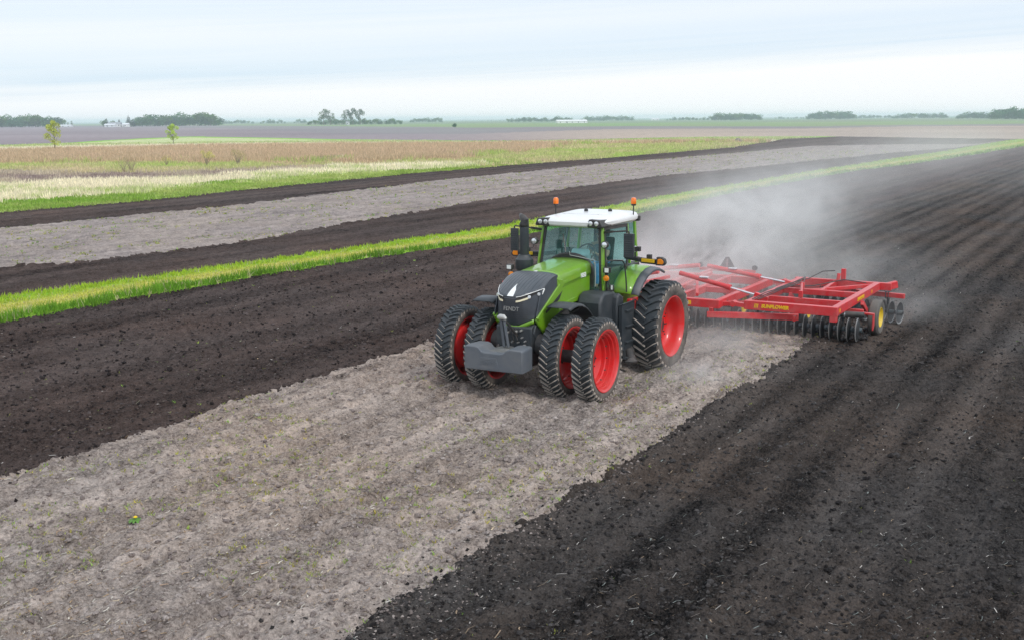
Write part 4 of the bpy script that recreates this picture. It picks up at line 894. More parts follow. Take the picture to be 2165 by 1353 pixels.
# --- cab
def cy(z): return .84 - .12 * (z - 1.8) / 1.42
def fx(z, y=0): return 1.44 - .17 * max(0, (z - 1.85) / 1.4) ** 1.4 + .05 * (1 - (y / .8) ** 2)
b = MB() # windscreen, gently bowed
rows = [[Vector((fx(z, t * cy(z)), t * (cy(z) - .05), z)) for t in [-1 + i / 6 for i in range(13)]] for z in (1.88, 2.1, 2.4, 2.7, 3.0, 3.24)]
b.grid(rows).build('windscreen', M_glass, TR, smooth='all')
for s in (1, -1):
    b = MB(); b.add([(1.36, s * cy(1.90), 1.90), (.70, s * cy(1.78), 1.78), (.22, s * cy(2.3), 2.30), (.08, s * cy(3.18), 3.18), (1.24, s * cy(3.18), 3.18)], [(0, 1, 2, 3, 4)]); gd = b.build('door_glass', M_glass, TR)
    b = MB(); P_ = [(1.37, 1.86), (.70, 1.74), (.20, 2.26), (.05, 3.20), (1.25, 3.22)]; Q = [(1.33, 1.93), (.72, 1.81), (.25, 2.32), (.115, 3.13), (1.19, 3.15)]
    n = 5; mk = lambda pts, o_: [(x, s * (cy(z) + o_), z) for x, z in pts]
    b.add(mk(P_, .0) + mk(Q, .0) + mk(P_, .025) + mk(Q, .025), [(i, (i + 1) % n, n + (i + 1) % n, n + i) for i in range(n)] + [(2 * n + i, 3 * n + i, 3 * n + (i + 1) % n, 2 * n + (i + 1) % n) for i in range(n)] + [(i, 2 * n + i, 2 * n + (i + 1) % n, (i + 1) % n) for i in range(n)] + [(n + i, n + (i + 1) % n, 3 * n + (i + 1) % n, 3 * n + i) for i in range(n)])
    df_ = b.build('door_frame', M_black, TR)
    b = MB(); b.tube([(.42, s * (cy(2.2) + .03), 2.30), (.36, s * (cy(2.2) + .07), 2.24), (.40, s * (cy(2.2) + .03), 2.14)], .012, 6); b.build('handle', M_black, df_)
    b = MB(); b.add([(.02, s * cy(2.45), 2.45), (-.42, s * .74, 2.5), (-.42, s * .68, 3.18), (.02, s * cy(3.18), 3.18)], [(0, 1, 2, 3)]); b.build('side_window', M_glass, TR)
    b = MB() # green A pillar, thin B pillar, rear pillar
    ap = [Vector((fx(z, .8) - .005, s * (cy(z) - .005), z)) for z in (1.72, 2.0, 2.4, 2.8, 3.24)]
    for a_, c_ in zip(ap[:-1], ap[1:]): b.beam(a_, c_, .05, .085, up=(1, 0, 0))
    b.build('pillar', M_green, TR, bevel=.01)
    b = MB(); b.beam((fx(1.85, .7) + .012, s * (cy(1.85) - .065), 1.85), (fx(3.24, .7) + .004, s * (cy(3.24) - .065), 3.24), .055, .03, up=(1, 0, 0)); b.build('window_seal', M_black, TR)
    b = MB(); b.beam((.05, s * (cy(2.3) + .002), 2.3), (.05, s * cy(3.2), 3.2), .05, .06, up=(1, 0, 0)); b.build('pillar', M_green, TR, bevel=.01)
    b = MB(); b.beam((-.42, s * .76, 2.2), (-.44, s * .68, 3.2), .06, .07, up=(1, 0, 0)); b.build('pillar', M_green, TR, bevel=.01)
b = MB(); b.add([(-.44, -.7, 2.3), (-.44, .7, 2.3), (-.46, .66, 3.18), (-.46, -.66, 3.18)], [(0, 1, 2, 3)]); b.build('rear_window', M_glass, TR)
b = MB(); b.box(-.42, 1.36, -.80, .80, 1.60, 1.78); b.box(-.5, .2, -.80, .80, 1.35, 2.28); b.box(1.30, 1.42, -.80, .80, 1.70, 1.87); b.build('cab_base', M_black, TR, bevel=.02)
b = MB(); b.box(1.30, 1.45, -.80, .80, 1.655, 1.715); b.build('cab_sill', M_green, TR, bevel=.01)
b = MB(); arch = [(-.60, 1.80), (-.60, 2.25)] + [(-.60 * math.cos(t), 2.25 + .40 * math.sin(t)) for t in [math.pi * i / 14 for i in range(1, 14)]] + [(.60, 2.25), (.60, 1.80)]
b.prism([(y, z) for y, z in arch], 1.36, 1.46, 'yz'); b.build('firewall', M_black, TR, bevel=.03)
b = MB(); b.tube([(1.47, .02, 2.68), (1.475, .03, 2.6), (1.47, .63, 2.52), (1.49, .66, 2.2), (1.50, .655, 1.95)], .008, 5); b.build('washer_pipe', pbr('pale_trim', (.45, .48, .47), .5), TR, smooth=True)
b = MB(); b.beam((1.52, -.05, 2.67), (1.40, -.18, 3.05), .018, .012); b.beam((1.40, -.22, 2.80), (1.30, -.15, 3.15), .012, .012); b.build('wiper', M_black, TR)
# roof
rows = []
for k, (z, g_) in enumerate(((3.235, -.06), (3.225, -.02), (3.26, .02), (3.33, .03), (3.38, .0), (3.415, -.08), (3.435, -.22), (3.452, -.42))):
    row = []
    for i in range(56):
        t = 2 * math.pi * i / 56; ct, st_ = math.cos(t), math.sin(t); ex = .26
        hx, hy = 1.0 + g_, .79 + g_; xx = .47 + hx * math.copysign(abs(ct) ** ex, ct); yy = hy * math.copysign(abs(st_) ** ex, st_) * (1 - .03 * max(0, ct))
        row.append(Vector((xx + (.03 * (1 - (yy / .8) ** 2) if ct > 0 else 0), yy, z - .03 * (xx - .4) * (1 if k > 3 else .4))))
    rows.append(row)
b = MB().grid(rows, closed=True); n = len(b.v); b.f.append(tuple(range(n - 56, n))); b.m.append(0); b.f.append(tuple(reversed(range(56)))); b.m.append(0)
rf = b.build('roof', M_roofw, TR, smooth=40)
b = MB(); b.box(.1, .9, -.45, .45, 3.43, 3.455); b.build('hatch', M_roofw, rf, bevel=.02)
for x_, y_ in ((.15, .35), (.35, -.15)): MB().tube([(x_, y_, 3.43), (x_, y_, 3.50), (x_, y_, 3.52)], [.05, .045, .02], 12).build('antenna', M_black, rf, smooth=True)
b = MB(); b.box(1.15, 1.44, -.66, .66, 3.20, 3.236); b.build('roof_edge', M_green, rf, bevel=.01)
for s in (1, -1):
    b = MB(); q = [(.46, 3.235), (.50, 3.39), (.76, 3.37), (.815, 3.24), (.80, 3.215), (.48, 3.215)]
    b.prism([(y * s, z) for y, z in q], 1.02, 1.515, 'yz'); b.v = [(x if x > 1.2 else x + .10 * 0, y, z - .02 * (1.5 - x) * 0) for x, y, z in b.v]
    pod = b.build('lamp_pod', M_black, TR, bevel=.03)
    for yy in (.545, .685): MB().tube([(1.50, s * yy, 3.305), (1.528, s * yy, 3.305), (1.535, s * yy, 3.305)], [.05, .05, .035], 18).build('work_light', M_chrome, pod, smooth=True)
    c0 = (1.46, s * .86, 2.86); b = MB(); b.tube([(1.36, s * .80, 2.86), c0], .02, 6); b.lathe([(.03, -.08), (.075, -.05), (.08, .03), (.07, .04)], c0, 'x', 18); sl_ = b.build('work_lamp', M_black, TR, smooth=True)
    MB().lathe([(.068, .03), (.05, .045), (0, .048)], c0, 'x', 18).build('lens', M_chrome, sl_, smooth=True)
    # beacon
    bx_, by_ = (-.12, .80) if s > 0 else (.58, -.80)
    b = MB(); b.tube([(bx_, by_ * .97, 3.30), (bx_, by_, 3.40), (bx_, by_, 3.60)], .014, 8); b.lathe([(.045, .0), (.055, .01), (.055, .04), (.03, .05)], (bx_, by_, 3.58), 'z', 16); be = b.build('beacon', M_black, TR, smooth=True)
    MB().lathe([(.058, 0), (.062, .02), (.060, .10), (.045, .135), (0, .145)], (bx_, by_, 3.62), 'z', 20).build('beacon_lens', M_orange, be, smooth=True)
MB().box(-.62, -.50, .58, .76, 3.20, 3.32).build('rear_work_light', M_black, TR, bevel=.02); MB().box(-.62, -.50, -.76, -.58, 3.20, 3.32).build('rear_work_light', M_black, TR, bevel=.02)
# mirrors
for s in (1, -1):
    mx_, my_ = (1.33, 1.36) if s > 0 else (1.38, -1.42)
    b = MB(); b.beam((1.27, s * .74, 3.10), (1.36, s * 1.0, 3.14), .04, .05); b.tube([(1.36, s * 1.0, 3.14), (mx_ + .02, my_ - s * .03, 3.17), (mx_, my_, 3.15), (mx_, my_, 3.05)], .017, 8); ma = b.build('mirror_arm', M_black, TR, smooth=30)
    b = MB(); mw = .11 if s > 0 else .085; b.box(mx_ - .05, mx_ + .03, my_ - mw, my_ + mw, 2.61, 3.11)
    for k in range(9): b.box(mx_ + .028, mx_ + .036, my_ - mw + .01, my_ + mw - .01, 2.66 + .048 * k, 2.685 + .048 * k)
    b.build('mirror', M_dgrey, ma, bevel=.012); MB().box(mx_ - .056, mx_ - .05, my_ - mw + .02, my_ + mw - .02, 2.64, 3.08).build('mirror_glass', M_chrome, ma)
# exhaust on the right
b = MB(); b.lathe([(.15, 0), (.15, .03), (.19, .05), (.195, .06), (.195, .26), (.18, .275), (.17, .28), (.13, .345), (.125, .36), (.10, .362)], (2.12, -.74, 2.28), 'z', 28); b.lathe([(.098, 0), (.102, .01), (.102, .62), (.098, .64)], (2.12, -.74, 2.64), 'z', 24); ex_ = b.build('exhaust', M_dgrey, TR, smooth=35)
MB().tube([(2.12, -.74, 3.24), (2.12, -.74, 3.30), (2.13, -.72, 3.37), (2.10, -.79, 3.44), (2.04, -.88, 3.49)], [.104, .10, .088, .066, .03], 16, caps=False).build('exhaust_tip', M_black, ex_, smooth=True, solid=.006)
b = MB(); b.box(1.95, 2.3, -.9, -.5, 1.9, 2.28); b.lathe([(.2, 0), (.17, .06), (.16, .1)], (2.12, -.74, 2.2), 'z', 24); b.build('exhaust_base', M_black, TR, bevel=.03)
for s in (1, -1):
    # small lamps on stalks beside the cab base: white flood, amber indicator, sensor box
    x0 = 1.50 if s > 0 else 2.42
    yy = .96 * s if s > 0 else -.86
    if s > 0:
        b = MB(); b.tube([(1.40, .88, 1.86), (1.46, .90, 2.10), (1.44, .92, 2.36)], .022, 8); b.tube([(1.46, .90, 2.2), (1.50, .98, 2.05), (1.48, 1.04, 1.86)], .016, 8); st_ = b.build('lamp_stalk', M_black, TR, smooth=True)
        MB().box(1.42, 1.54, .86, 1.0, 2.27, 2.39).build('lamp_housing', M_black, st_, bevel=.015); MB().box(1.541, 1.548, .90, .99, 2.285, 2.375).build('lens', M_lensw, st_)
        MB().lathe([(.0, -.03), (.05, -.02), (.065, .0), (.06, .03), (0, .04)], (1.52, .93, 2.155), 'x', 18).build('indicator', M_amber, st_, smooth=True)
        MB().box(1.46, 1.54, 1.0, 1.09, 1.92, 2.02).build('lamp_housing', M_black, st_, bevel=.01); MB().box(1.541, 1.547, 1.05, 1.09, 1.925, 2.015).build('lens', M_lensw, st_)
        # ladder grab rails beside the door
        b = MB(); b.tube([(1.42, .90, 1.84), (1.48, .91, 2.4), (1.47, .92, 2.50), (1.42, .97, 2.53), (1.12, 1.12, 2.50), (1.06, 1.14, 2.42), (1.02, 1.16, 2.1), (.98, 1.16, 1.80)], .016, 8); b.build('grab_rail', M_black, TR, smooth=True)
    else:
        b = MB(); b.tube([(2.42, -.80, 2.12), (2.46, -.86, 2.30), (2.46, -.88, 2.42)], .018, 8); st_ = b.build('lamp_stalk', M_black, TR, smooth=True)
        MB().box(2.40, 2.52, -.96, -.82, 2.35, 2.46).build('lamp_housing', M_black, st_, bevel=.012); MB().box(2.521, 2.528, -.94, -.84, 2.365, 2.445).build('lens', M_lensw, st_)
        MB().lathe([(.0, -.03), (.05, -.02), (.06, .0), (.055, .03), (0, .04)], (2.46, -.87, 2.25), 'x', 18).build('indicator', M_amber, st_, smooth=True)
# rear fenders with a grey rubber edge
for s in (1, -1):
    A = [math.radians(a_) for a_ in (37, 45, 55, 66, 78, 90, 102, 113)]; C0 = Vector((-.02, 0, 1.0)); rad = lambda a_: 1.235 + .03 * math.sin(a_ * 2)
    arc = lambda y_, dr: [C0 + Vector((math.cos(a_) * (rad(a_) + dr), s * y_, math.sin(a_) * (rad(a_) + dr))) for a_ in A]
    b = MB(); b.grid([arc(.80, .02), arc(.95, .022), arc(1.10, .018), arc(1.27, .0)]); b.build('rear_fender', M_green, TR, solid=.03, smooth=50)
    b = MB(); b.grid([arc(1.27, .004), arc(1.38, -.012), arc(1.42, -.035), arc(1.425, -.07)]); b.build('fender_edge', pbr('grey_rubber_edge', (.10, .125, .155), .5, dirt=.4) if s > 0 else MATS['grey_rubber_edge'], TR, solid=.03, smooth=50)
    inner = [(C0.x + math.cos(a_) * (rad(a_) - .01), C0.z + math.sin(a_) * (rad(a_) - .01)) for a_ in A] + [(-.50, 1.3), (.85, 1.3)]
    MB().prism(inner, s * .80, s * .84, 'xz').build('fender_wall', M_green, TR)
    MB().box(.62, .98, s * 1.16, s * 1.28, 1.25, 1.66).build('axle_bracket', M_red, TR, bevel=.02)
    # marker arm above the fender
    b = MB(); b.beam((.42, s * .86, 2.50), (.52, s * 1.30, 2.46), .10, .10); b.beam((.52, s * 1.28, 2.45), (.62, s * 1.86, 2.44), .075, .12); arm = b.build('marker_arm', M_black, TR, bevel=.02)
    b = MB(); b.beam((.665, s * 1.36, 2.475), (.71, s * 1.68, 2.47), .02, .075); b.build('marker_strip', M_yellow, arm, bevel=.005)
    b = MB(); b.box(.56, .66, s * 1.52 - .05, s * 1.52 + .05, 2.50, 2.60); b.build('marker_block', M_black, arm, bevel=.01)
    b = MB(); b.prism([(s * 1.70, 2.38), (s * 1.88, 2.38), (s * 1.925, 2.44), (s * 1.90, 2.52), (s * 1.83, 2.56), (s * 1.72, 2.56)], .58, .69, 'yz'); b.build('lamp_housing', M_black, arm, bevel=.01)
    MB().prism([(s * 1.74, 2.41), (s * 1.86, 2.41), (s * 1.89, 2.45), (s * 1.87, 2.50), (s * 1.82, 2.53), (s * 1.75, 2.52)], .68, .70, 'yz').build('indicator', M_amber, arm, bevel=.006)
    if s > 0:
        b = MB(); b.tube([(.60, 1.20, 2.50), (.60, 1.18, 2.60), (.62, 1.22, 2.68)], .014, 6); b.box(.58, .68, 1.20, 1.31, 2.66, 2.76); b.tube([(.62, 1.22, 2.70), (.55, 1.12, 2.68), (.56, 1.12, 2.55), (.56, 1.25, 2.48)], .008, 5); b.build('camera_mount', M_black, arm, smooth=30)
        MB().box(.60, .66, 1.13, 1.21, 2.64, 2.77).build('work_light', M_chrome, arm, bevel=.01)
# front fenders: thin curved black sheets over the front wheels
for s in (1, -1):
    b = MB(); C0 = Vector((3.3, 0, .815)); A = [math.radians(a_) for a_ in (72, 82, 92, 102, 112, 124, 136, 147)]
    arc = lambda y_, r_: [C0 + Vector((math.cos(a_) * r_, s * y_, math.sin(a_) * r_ * 1.05)) for a_ in A]
    b.grid([arc(.62, 1.00), arc(.72, 1.02), arc(1.10, 1.015), arc(1.16, .97)]); b.build('front_fender', M_dgrey, TR, solid=.02, smooth=50)
    b = MB(); b.beam((3.1, s * .5, 1.5), (3.05, s * .9, 1.84), .06, .04); b.beam((2.8, s * .5, 1.4), (2.7, s * .9, 1.70), .06, .04); b.build('fender_bracket', M_cast, TR)
# left tank with step plate and foot; right tank and battery box
for s in (1, -1):
    b = MB(); b.prism([(1.30, .98), (1.30, 1.80), (1.40, 1.87), (1.85, 1.90), (2.00, 1.85), (2.10, 1.70), (2.10, 1.30), (1.95, 1.02)], s * .52, s * 1.08, 'xz'); b.build('fuel_tank', M_dgrey, TR, bevel=.05)
    b = MB(); b.prism([(1.20, .96), (1.20, 1.74), (1.40, 1.84), (1.50, 1.78), (1.54, 1.55), (1.50, .98)], s * .86, s * 1.20, 'xz'); b.build('tank_cover', M_dgrey, TR, bevel=.04)
    b = MB(); b.box(.86, 1.50, s * 1.22, s * 1.30, .62, 1.60); b.tube([(1.52, s * 1.31, 1.62), (.88, s * 1.33, 1.635), (.80, s * 1.33, 1.56), (.80, s * 1.31, .60), (.95, s * 1.31, .56)], .017, 8); b.build('step_plate', M_dgrey, TR, bevel=.015)
    b = MB()
    for k in range(4): b.box(1.0, 1.36, s * .98, s * 1.36, .42 + .34 * k, .455 + .34 * k)
    b.beam((1.36, s * 1.30, .40), (1.38, s * 1.22, 1.6), .03, .06); b.beam((1.0, s * 1.30, .40), (1.02, s * 1.22, 1.0), .03, .06); b.build('steps', M_dgrey, TR, bevel=.006)
    b = MB(); b.tube([(1.18, s * 1.30, .62), (1.18, s * 1.34, .42), (1.18, s * 1.34, .36), (1.18, s * 1.34, .33)], [.11, .10, .17, .16], 16); b.build('step_foot', M_cast, TR, smooth=35)
MB().box(-.9, -.45, -.4, .4, .55, 1.5).build('rear_linkage', M_cast, TR, bevel=.03)
# interior
b = MB(); b.box(-.10, .42, -.16, .36, 1.78, 2.05); b.build('seat_base', M_int, TR, bevel=.03)
b = MB(); b.box(-.10, .42, -.16, .36, 2.08, 2.20); st = b.build('seat', M_seat, TR, bevel=.05); b = MB(); b.prism([(-.05, 2.16), (.05, 2.16), (-.10, 2.85), (-.20, 2.85)], -.14, .34, 'xz'); b.build('seat_back', M_seat, TR, bevel=.05)
MB().prism([(-.13, 2.86), (-.08, 2.86), (-.12, 3.04), (-.17, 3.04)], -.02, .22, 'xz').build('headrest', M_seat, TR, bevel=.03)
b = MB(); b.beam((1.10, .10, 1.80), (.92, .10, 2.45), .14, .20); b.build('steering_column', M_int, TR, bevel=.03)
b = MB(); b.prism([(1.00, 2.50), (1.12, 2.42), (1.20, 2.58), (1.08, 2.72)], -.12, .32, 'xz'); b.build('dashboard', M_dash, TR, bevel=.04)
b = MB(); ring = []; 
for i in range(29):
    t = 2 * math.pi * i / 28; v = Vector((0, math.cos(t) * .21, math.sin(t) * .21)); v.rotate(Matrix.Rotation(math.radians(-38), 3, 'Y')); ring.append(Vector((.84, .10, 2.60)) + v)
b.tube(ring, .016, 8, caps=False)
for t in (math.pi / 2, math.pi * 7 / 6, math.pi * 11 / 6):
    v = Vector((0, math.cos(t) * .2, math.sin(t) * .2)); v.rotate(Matrix.Rotation(math.radians(-38), 3, 'Y')); b.beam((.86, .10, 2.59), Vector((.84, .10, 2.60)) + v, .02, .014)
b.build('steering_wheel', M_black, TR, smooth=True)
b = MB(); b.box(.05, .70, -.42, -.22, 2.18, 2.34); b.box(.0, .5, -.74, -.50, 1.78, 2.30); b.build('armrest_console', M_int, TR, bevel=.03)
b = MB(); b.tube([(.58, -.32, 2.34), (.62, -.33, 2.46), (.60, -.33, 2.54)], [.02, .022, .03], 8); b.tube([(.45, -.27, 2.34), (.46, -.27, 2.44)], [.012, .02], 8); b.tube([(.45, -.37, 2.34), (.46, -.37, 2.42)], [.012, .02], 8); b.build('joystick', M_black, TR, smooth=True)
b = MB(); b.box(.74, .78, -.56, -.24, 2.40, 2.68); b.tube([(.74, -.40, 2.30), (.76, -.40, 2.45)], .015, 6); b.box(.94, .97, -.60, -.44, 2.66, 2.86); b.build('display', M_black, TR, bevel=.01)
b = MB(); b.box(-.40, -.34, -.30, -.06, 2.3, 3.2); b.beam((-.30, .06, 2.75), (-.28, .06, 3.12), .02, .02); b.build('rear_post', pbr('cab_trim_teal', (.06, .09, .10), .6), TR)

# ------------------------------------------------------------------ driver, seated
M_skin = pbr('skin', (.42, .24, .17), .55); M_shirt = pbr('grey_shirt', (.12, .15, .17), .9); M_jean = pbr('blue_jeans', (.06, .22, .45), .9); M_cap = pbr('dark_cap', (.03, .04, .05), .85)
DR = empty('person', (.12, .10, 2.22), 'driver in grey shirt, blue jeans and cap steering inside the tractor cab', 'person')
def skin(name, verts, edges, radii, mat, parent, root=0, sub=2):
    me = bpy.data.meshes.new(name); me.from_pydata(verts, edges, []); o = bpy.data.objects.new(name, me); COL.objects.link(o); o.parent = parent; me.materials.append(mat)
    sm = o.modifiers.new('skin', 'SKIN'); sm.use_smooth_shade = True
    ly = me.skin_vertices[0].data
    for i, r_ in enumerate(radii): ly[i].radius = (r_, r_) if not isinstance(r_, tuple) else r_; ly[i].use_root = (i == root)
    ss = o.modifiers.new('sub', 'SUBSURF'); ss.levels = ss.render_levels = sub; return o
# body as one surface: pelvis, spine, neck, head, arms, legs (local to the hips)
BV = [(0, 0, 0), (-.02, 0, .18), (-.02, 0, .36), (0, 0, .48), (.02, 0, .56), (.04, 0, .63), (.05, 0, .73), (.045, 0, .80),
      (.0, .17, .46), (.14, .24, .26), (.36, .20, .24), (.52, .16, .33), (.0, -.17, .46), (.14, -.24, .26), (.36, -.20, .24), (.52, -.14, .33),
      (.05, .10, -.01), (.48, .16, .04), (.56, .17, -.36), (.60, .17, -.44), (.05, -.10, -.01), (.48, -.14, .04), (.58, -.15, -.36), (.62, -.15, -.44)]
BE = [(0, 1), (1, 2), (2, 3), (3, 4), (4, 5), (5, 6), (6, 7), (3, 8), (8, 9), (9, 10), (10, 11), (3, 12), (12, 13), (13, 14), (14, 15), (0, 16), (16, 17), (17, 18), (18, 19), (0, 20), (20, 21), (21, 22), (22, 23)]
BR = [(.15, .12), (.14, .11), (.16, .12), (.12, .09), .055, .07, .095, .07, .07, .052, .042, .032, .07, .052, .042, .032, .10, .075, .055, .045, .10, .075, .055, .045]
skin('body', BV, BE, BR, M_skin, DR)
skin('shirt', [(0, 0, .03), (-.02, 0, .18), (-.02, 0, .36), (0, 0, .48), (.0, .17, .47), (.09, .22, .33), (0, -.17, .47), (.09, -.22, .33)], [(0, 1), (1, 2), (2, 3), (3, 4), (4, 5), (3, 6), (6, 7)], [(.165, .135), (.155, .125), (.175, .135), (.125, .10), .085, .075, .085, .075], M_shirt, DR)
skin('trousers', [(0, 0, 0), (.05, .10, -.01), (.48, .16, .04), (.56, .17, -.38), (.05, -.10, -.01), (.48, -.14, .04), (.58, -.15, -.38)], [(0, 1), (1, 2), (2, 3), (0, 4), (4, 5), (5, 6)], [(.165, .13), .115, .092, .075, .115, .092, .075], M_jean, DR)
for s in (1, -1):
    skin('shoe', [(.57, s * .16, -.40), (.64, s * .16, -.42), (.76, s * .17, -.43)], [(0, 1), (1, 2)], [.055, .05, .04], M_black, DR)
    hand_v, hand_e, hand_r = [(.52, s * .15, .335), (.58, s * .14, .365)], [(0, 1)], [.028, .036]
    for q in range(4):
        b0 = len(hand_v); off = (q - 1.5) * .019; hand_v += [(.605, s * .14 + off, .375), (.635, s * .14 + off, .355), (.63, s * .14 + off, .33)]; hand_e += [(1, b0), (b0, b0 + 1), (b0 + 1, b0 + 2)]; hand_r += [.0095, .009, .008]
    b0 = len(hand_v); hand_v += [(.575, s * .14 - s * .035, .35), (.60, s * .14 - s * .05, .335)]; hand_e += [(1, b0), (b0, b0 + 1)]; hand_r += [.011, .009]
    skin('hand', hand_v, hand_e, hand_r, M_skin, DR)
b = MB(); b.lathe([(.106, 0), (.108, .03), (.095, .075), (.05, .10), (0, .105)], (.045, 0, .75), 'z', 20); b.prism([(.08, -.07), (.22, -.06), (.24, 0), (.22, .06), (.08, .07)], .755, .768, 'xy'); b.build('cap', M_cap, DR, smooth=40)
b = MB(); b.tube([(.14, 0, .72), (.165, 0, .69), (.145, 0, .675)], [.010, .018, .012], 6); b.build('nose', M_skin, DR, smooth=True)
for s in (1, -1):
    MB().lathe([(.0, -.012), (.012, -.006), (.012, .006), (0, .012)], (.135, s * .035, .72), 'y', 8).build('eye', M_black, DR, smooth=True)
    MB().lathe([(.022, -.006), (.028, 0), (.02, .006), (0, .004)], (.045, s * .098, .71), 'y', 10).build('ear', M_skin, DR, smooth=True)
MB().box(.128, .140, -.025, .025, .655, .662).build('mouth', pbr('lips', (.35, .14, .12), .5), DR)

# ------------------------------------------------------------------ the folding disc harrow behind the tractor
M_hred = pbr('harrow_red_paint', (.68, .010, .020), .35, dirt=.30, dscale=4, coat=.2, dirtcol=(.40, .25, .22))
M_disc = pbr('worn_disc_steel', (.040, .046, .052), .35, metal=.3, dirt=.35, dscale=6, dirtcol=(.055, .048, .042))
M_edge = pbr('scoured_highlit_disc_edge', (.34, .34, .34), .3, metal=.5, dirt=.3, dscale=6)  # scoured rim, paler because its highlight is put into the colour too
M_hblk = pbr('harrow_black_paint', (.02, .028, .032), .4, dirt=.35, dscale=4)
M_rod = pbr('chromed_rod', (.80, .81, .82), .15, metal=.7)
M_decal = pbr('yellow_decal', (.90, .55, .01), .5); M_refl = pbr('amber_reflector', (.90, .38, .02), .4)
M_tyh = pbr('dusty_harrow_tyre', (.10, .10, .095), .9, dirt=.5)
HR = empty('disc_harrow', (-3.1, 0, 0), 'wide red folding disc harrow towed behind the tractor in its own dust', 'disc harrow')
HO = Vector((3.1, 0, 0))
def hb(b, name, mats, parent=None, **k):
    b.v = [tuple(Vector(p) + (HO if parent is None else Vector((0, 0, 0)))) for p in b.v]
    if parent is not None: b.v = [tuple(Vector(p) + HO) for p in b.v]
    return b.build(name, mats, parent or HR, **k)
ZF = .97
b = MB()
for x in (-3.15, -7.35): b.beam((x, -1.80, ZF), (x, 1.80, ZF), .17, .21)
b.beam((-5.3, -1.68, ZF), (-5.3, 1.68, ZF), .13, .15)
for y in (-1.72, 1.72, -.55, .55): b.beam((-3.23, y, ZF + .002), (-7.27, y, ZF + .002), .15, .20)
b.beam((-3.1, -.9, ZF), (-1.15, -.06, .66), .14, .17); b.beam((-3.1, .9, ZF), (-1.15, .06, .66), .14, .17); b.beam((-1.25, 0, .66), (-.85, 0, .62), .2, .14)
b.beam((-4.2, -.75, ZF + .1), (-4.2, -.75, 1.40), .12, .12); b.beam((-4.2, .75, ZF + .1), (-4.2, .75, 1.40), .12, .12); b.beam((-6.7, -.6, ZF + .1), (-6.7, -.6, 1.30), .12, .12); b.beam((-6.7, .6, ZF + .1), (-6.7, .6, 1.30), .12, .12)
b.beam((-4.1, 0, ZF), (-7.3, 0, 1.10), .12, .12); b.beam((-3.4, -1.1, ZF + .15), (-5.2, -.4, 1.25), .07, .09); b.beam((-3.4, 1.1, ZF + .15), (-5.2, .4, 1.25), .07, .09)
hb(b, 'main_frame', M_hred, bevel=.012)
b = MB(); b.beam((-8.7, -.86, 1.03), (-8.7, .86, 1.03), .09, .09); b.beam((-7.3, -.45, 1.0), (-8.7, -.45, 1.02), .08, .08); b.beam((-7.3, .45, 1.0), (-8.7, .45, 1.02), .08, .08); lb = hb(b, 'light_bar', M_hred, bevel=.01)
for y in (-.84, .84):
    b = MB(); b.tube([(-8.66, y, 1.14), (-8.74, y, 1.14)], .075, 16); b.beam((-8.7, y, 1.05), (-8.7, y, 1.10), .03, .03, up=(1, 0, 0)); hb(b, 'warning_lamp', M_hblk, lb, smooth=35)
b = MB(); b.prism([(-.20, 1.10), (.20, 1.10), (.22, 1.14), (.05, 1.42), (-.05, 1.42), (-.22, 1.14)], -8.70, -8.685, 'yz'); hb(b, 'warning_triangle', pbr('triangle_back_dark', (.05, .055, .06), .6), lb, bevel=.003)
b = MB(); b.beam((-8.675, 0, 1.05), (-8.675, 0, 1.36), .035, .02, up=(1, 0, 0)); hb(b, 'triangle_post', M_rod, lb)
def gang(s, x0, y0, x1, y1, n, yaw_dish):
    p0, p1 = Vector((x0, s * y0, .285)), Vector((x1, s * y1, .285)); d = (p1 - p0)
    b = MB(); b.tube([p0, p1], .035, 10)
    g_ = hb(b, 'disc_gang', M_hblk)
    dn = d.normalized(); rz = math.atan2(dn.x, -dn.y) * -1
    for k in range(n):
        p = p0 + d * ((k + .5) / n) + HO; c = DISC.copy(); COL.objects.link(c); c.parent = g_; c.location = p
        c.rotation_euler = (0, random.random() * 6, -math.atan2(dn.x * (1 if dn.y > 0 else -1), abs(dn.y)))
        if s * yaw_dish < 0: c.scale = (1, -1, 1)
    b = MB(); q0, q1 = p0.copy(), p1.copy(); q0.z = q1.z = .74
    b.beam(q0, q1, .10, .13); gb = hb(b, 'gang_beam', M_hred, bevel=.01)
    for k in range(max(2, n // 4)):
        t = (k + .5) / max(2, n // 4); a = q0.lerp(q1, t)
        b = MB(); b.tube([a + Vector((.03, 0, -.02)), a + Vector((-.12, 0, -.10)), a + Vector((-.16, 0, -.28)), a + Vector((-.06, 0, -.42)), a + Vector((0, 0, -.455))], [.04, .045, .04, .04, .05], 6); b.box(a.x - .07, a.x + .07, a.y - .045, a.y - .025, .64, .84); b.box(a.x - .07, a.x + .07, a.y + .025, a.y + .045, .64, .84)
        hb(b, 'hanger', pbr('hanger_steel', (.06, .08, .09), .4, dirt=.3) if 'hanger_steel' not in MATS else MATS['hanger_steel'], gb, smooth=30)
    return g_
b = MB(); R_d = .305; ns = 30; prof = [(.03, .045), (.12, .035), (.20, .018), (.27, -.004), (.300, -.016), (.305, -.020), (.300, -.022), (.27, -.010), (.20, .012), (.12, .029), (.03, .039)]
b.lathe(prof, (0, 0, 0), 'y', ns)
for _i in range(ns * (len(prof) - 1)):
    if (_i % (len(prof) - 1)) in (3, 4, 5, 6): b.m[_i] = 1
b.lathe([(.062, -.10), (.062, .10)], (0, 0, 0), 'y', 10, 2)
DISC = b.build('disc', [M_disc, M_edge, pbr('spool_steel', (.10, .14, .16), .4, dirt=.3)], None, smooth=40); COL.objects.unlink(DISC)
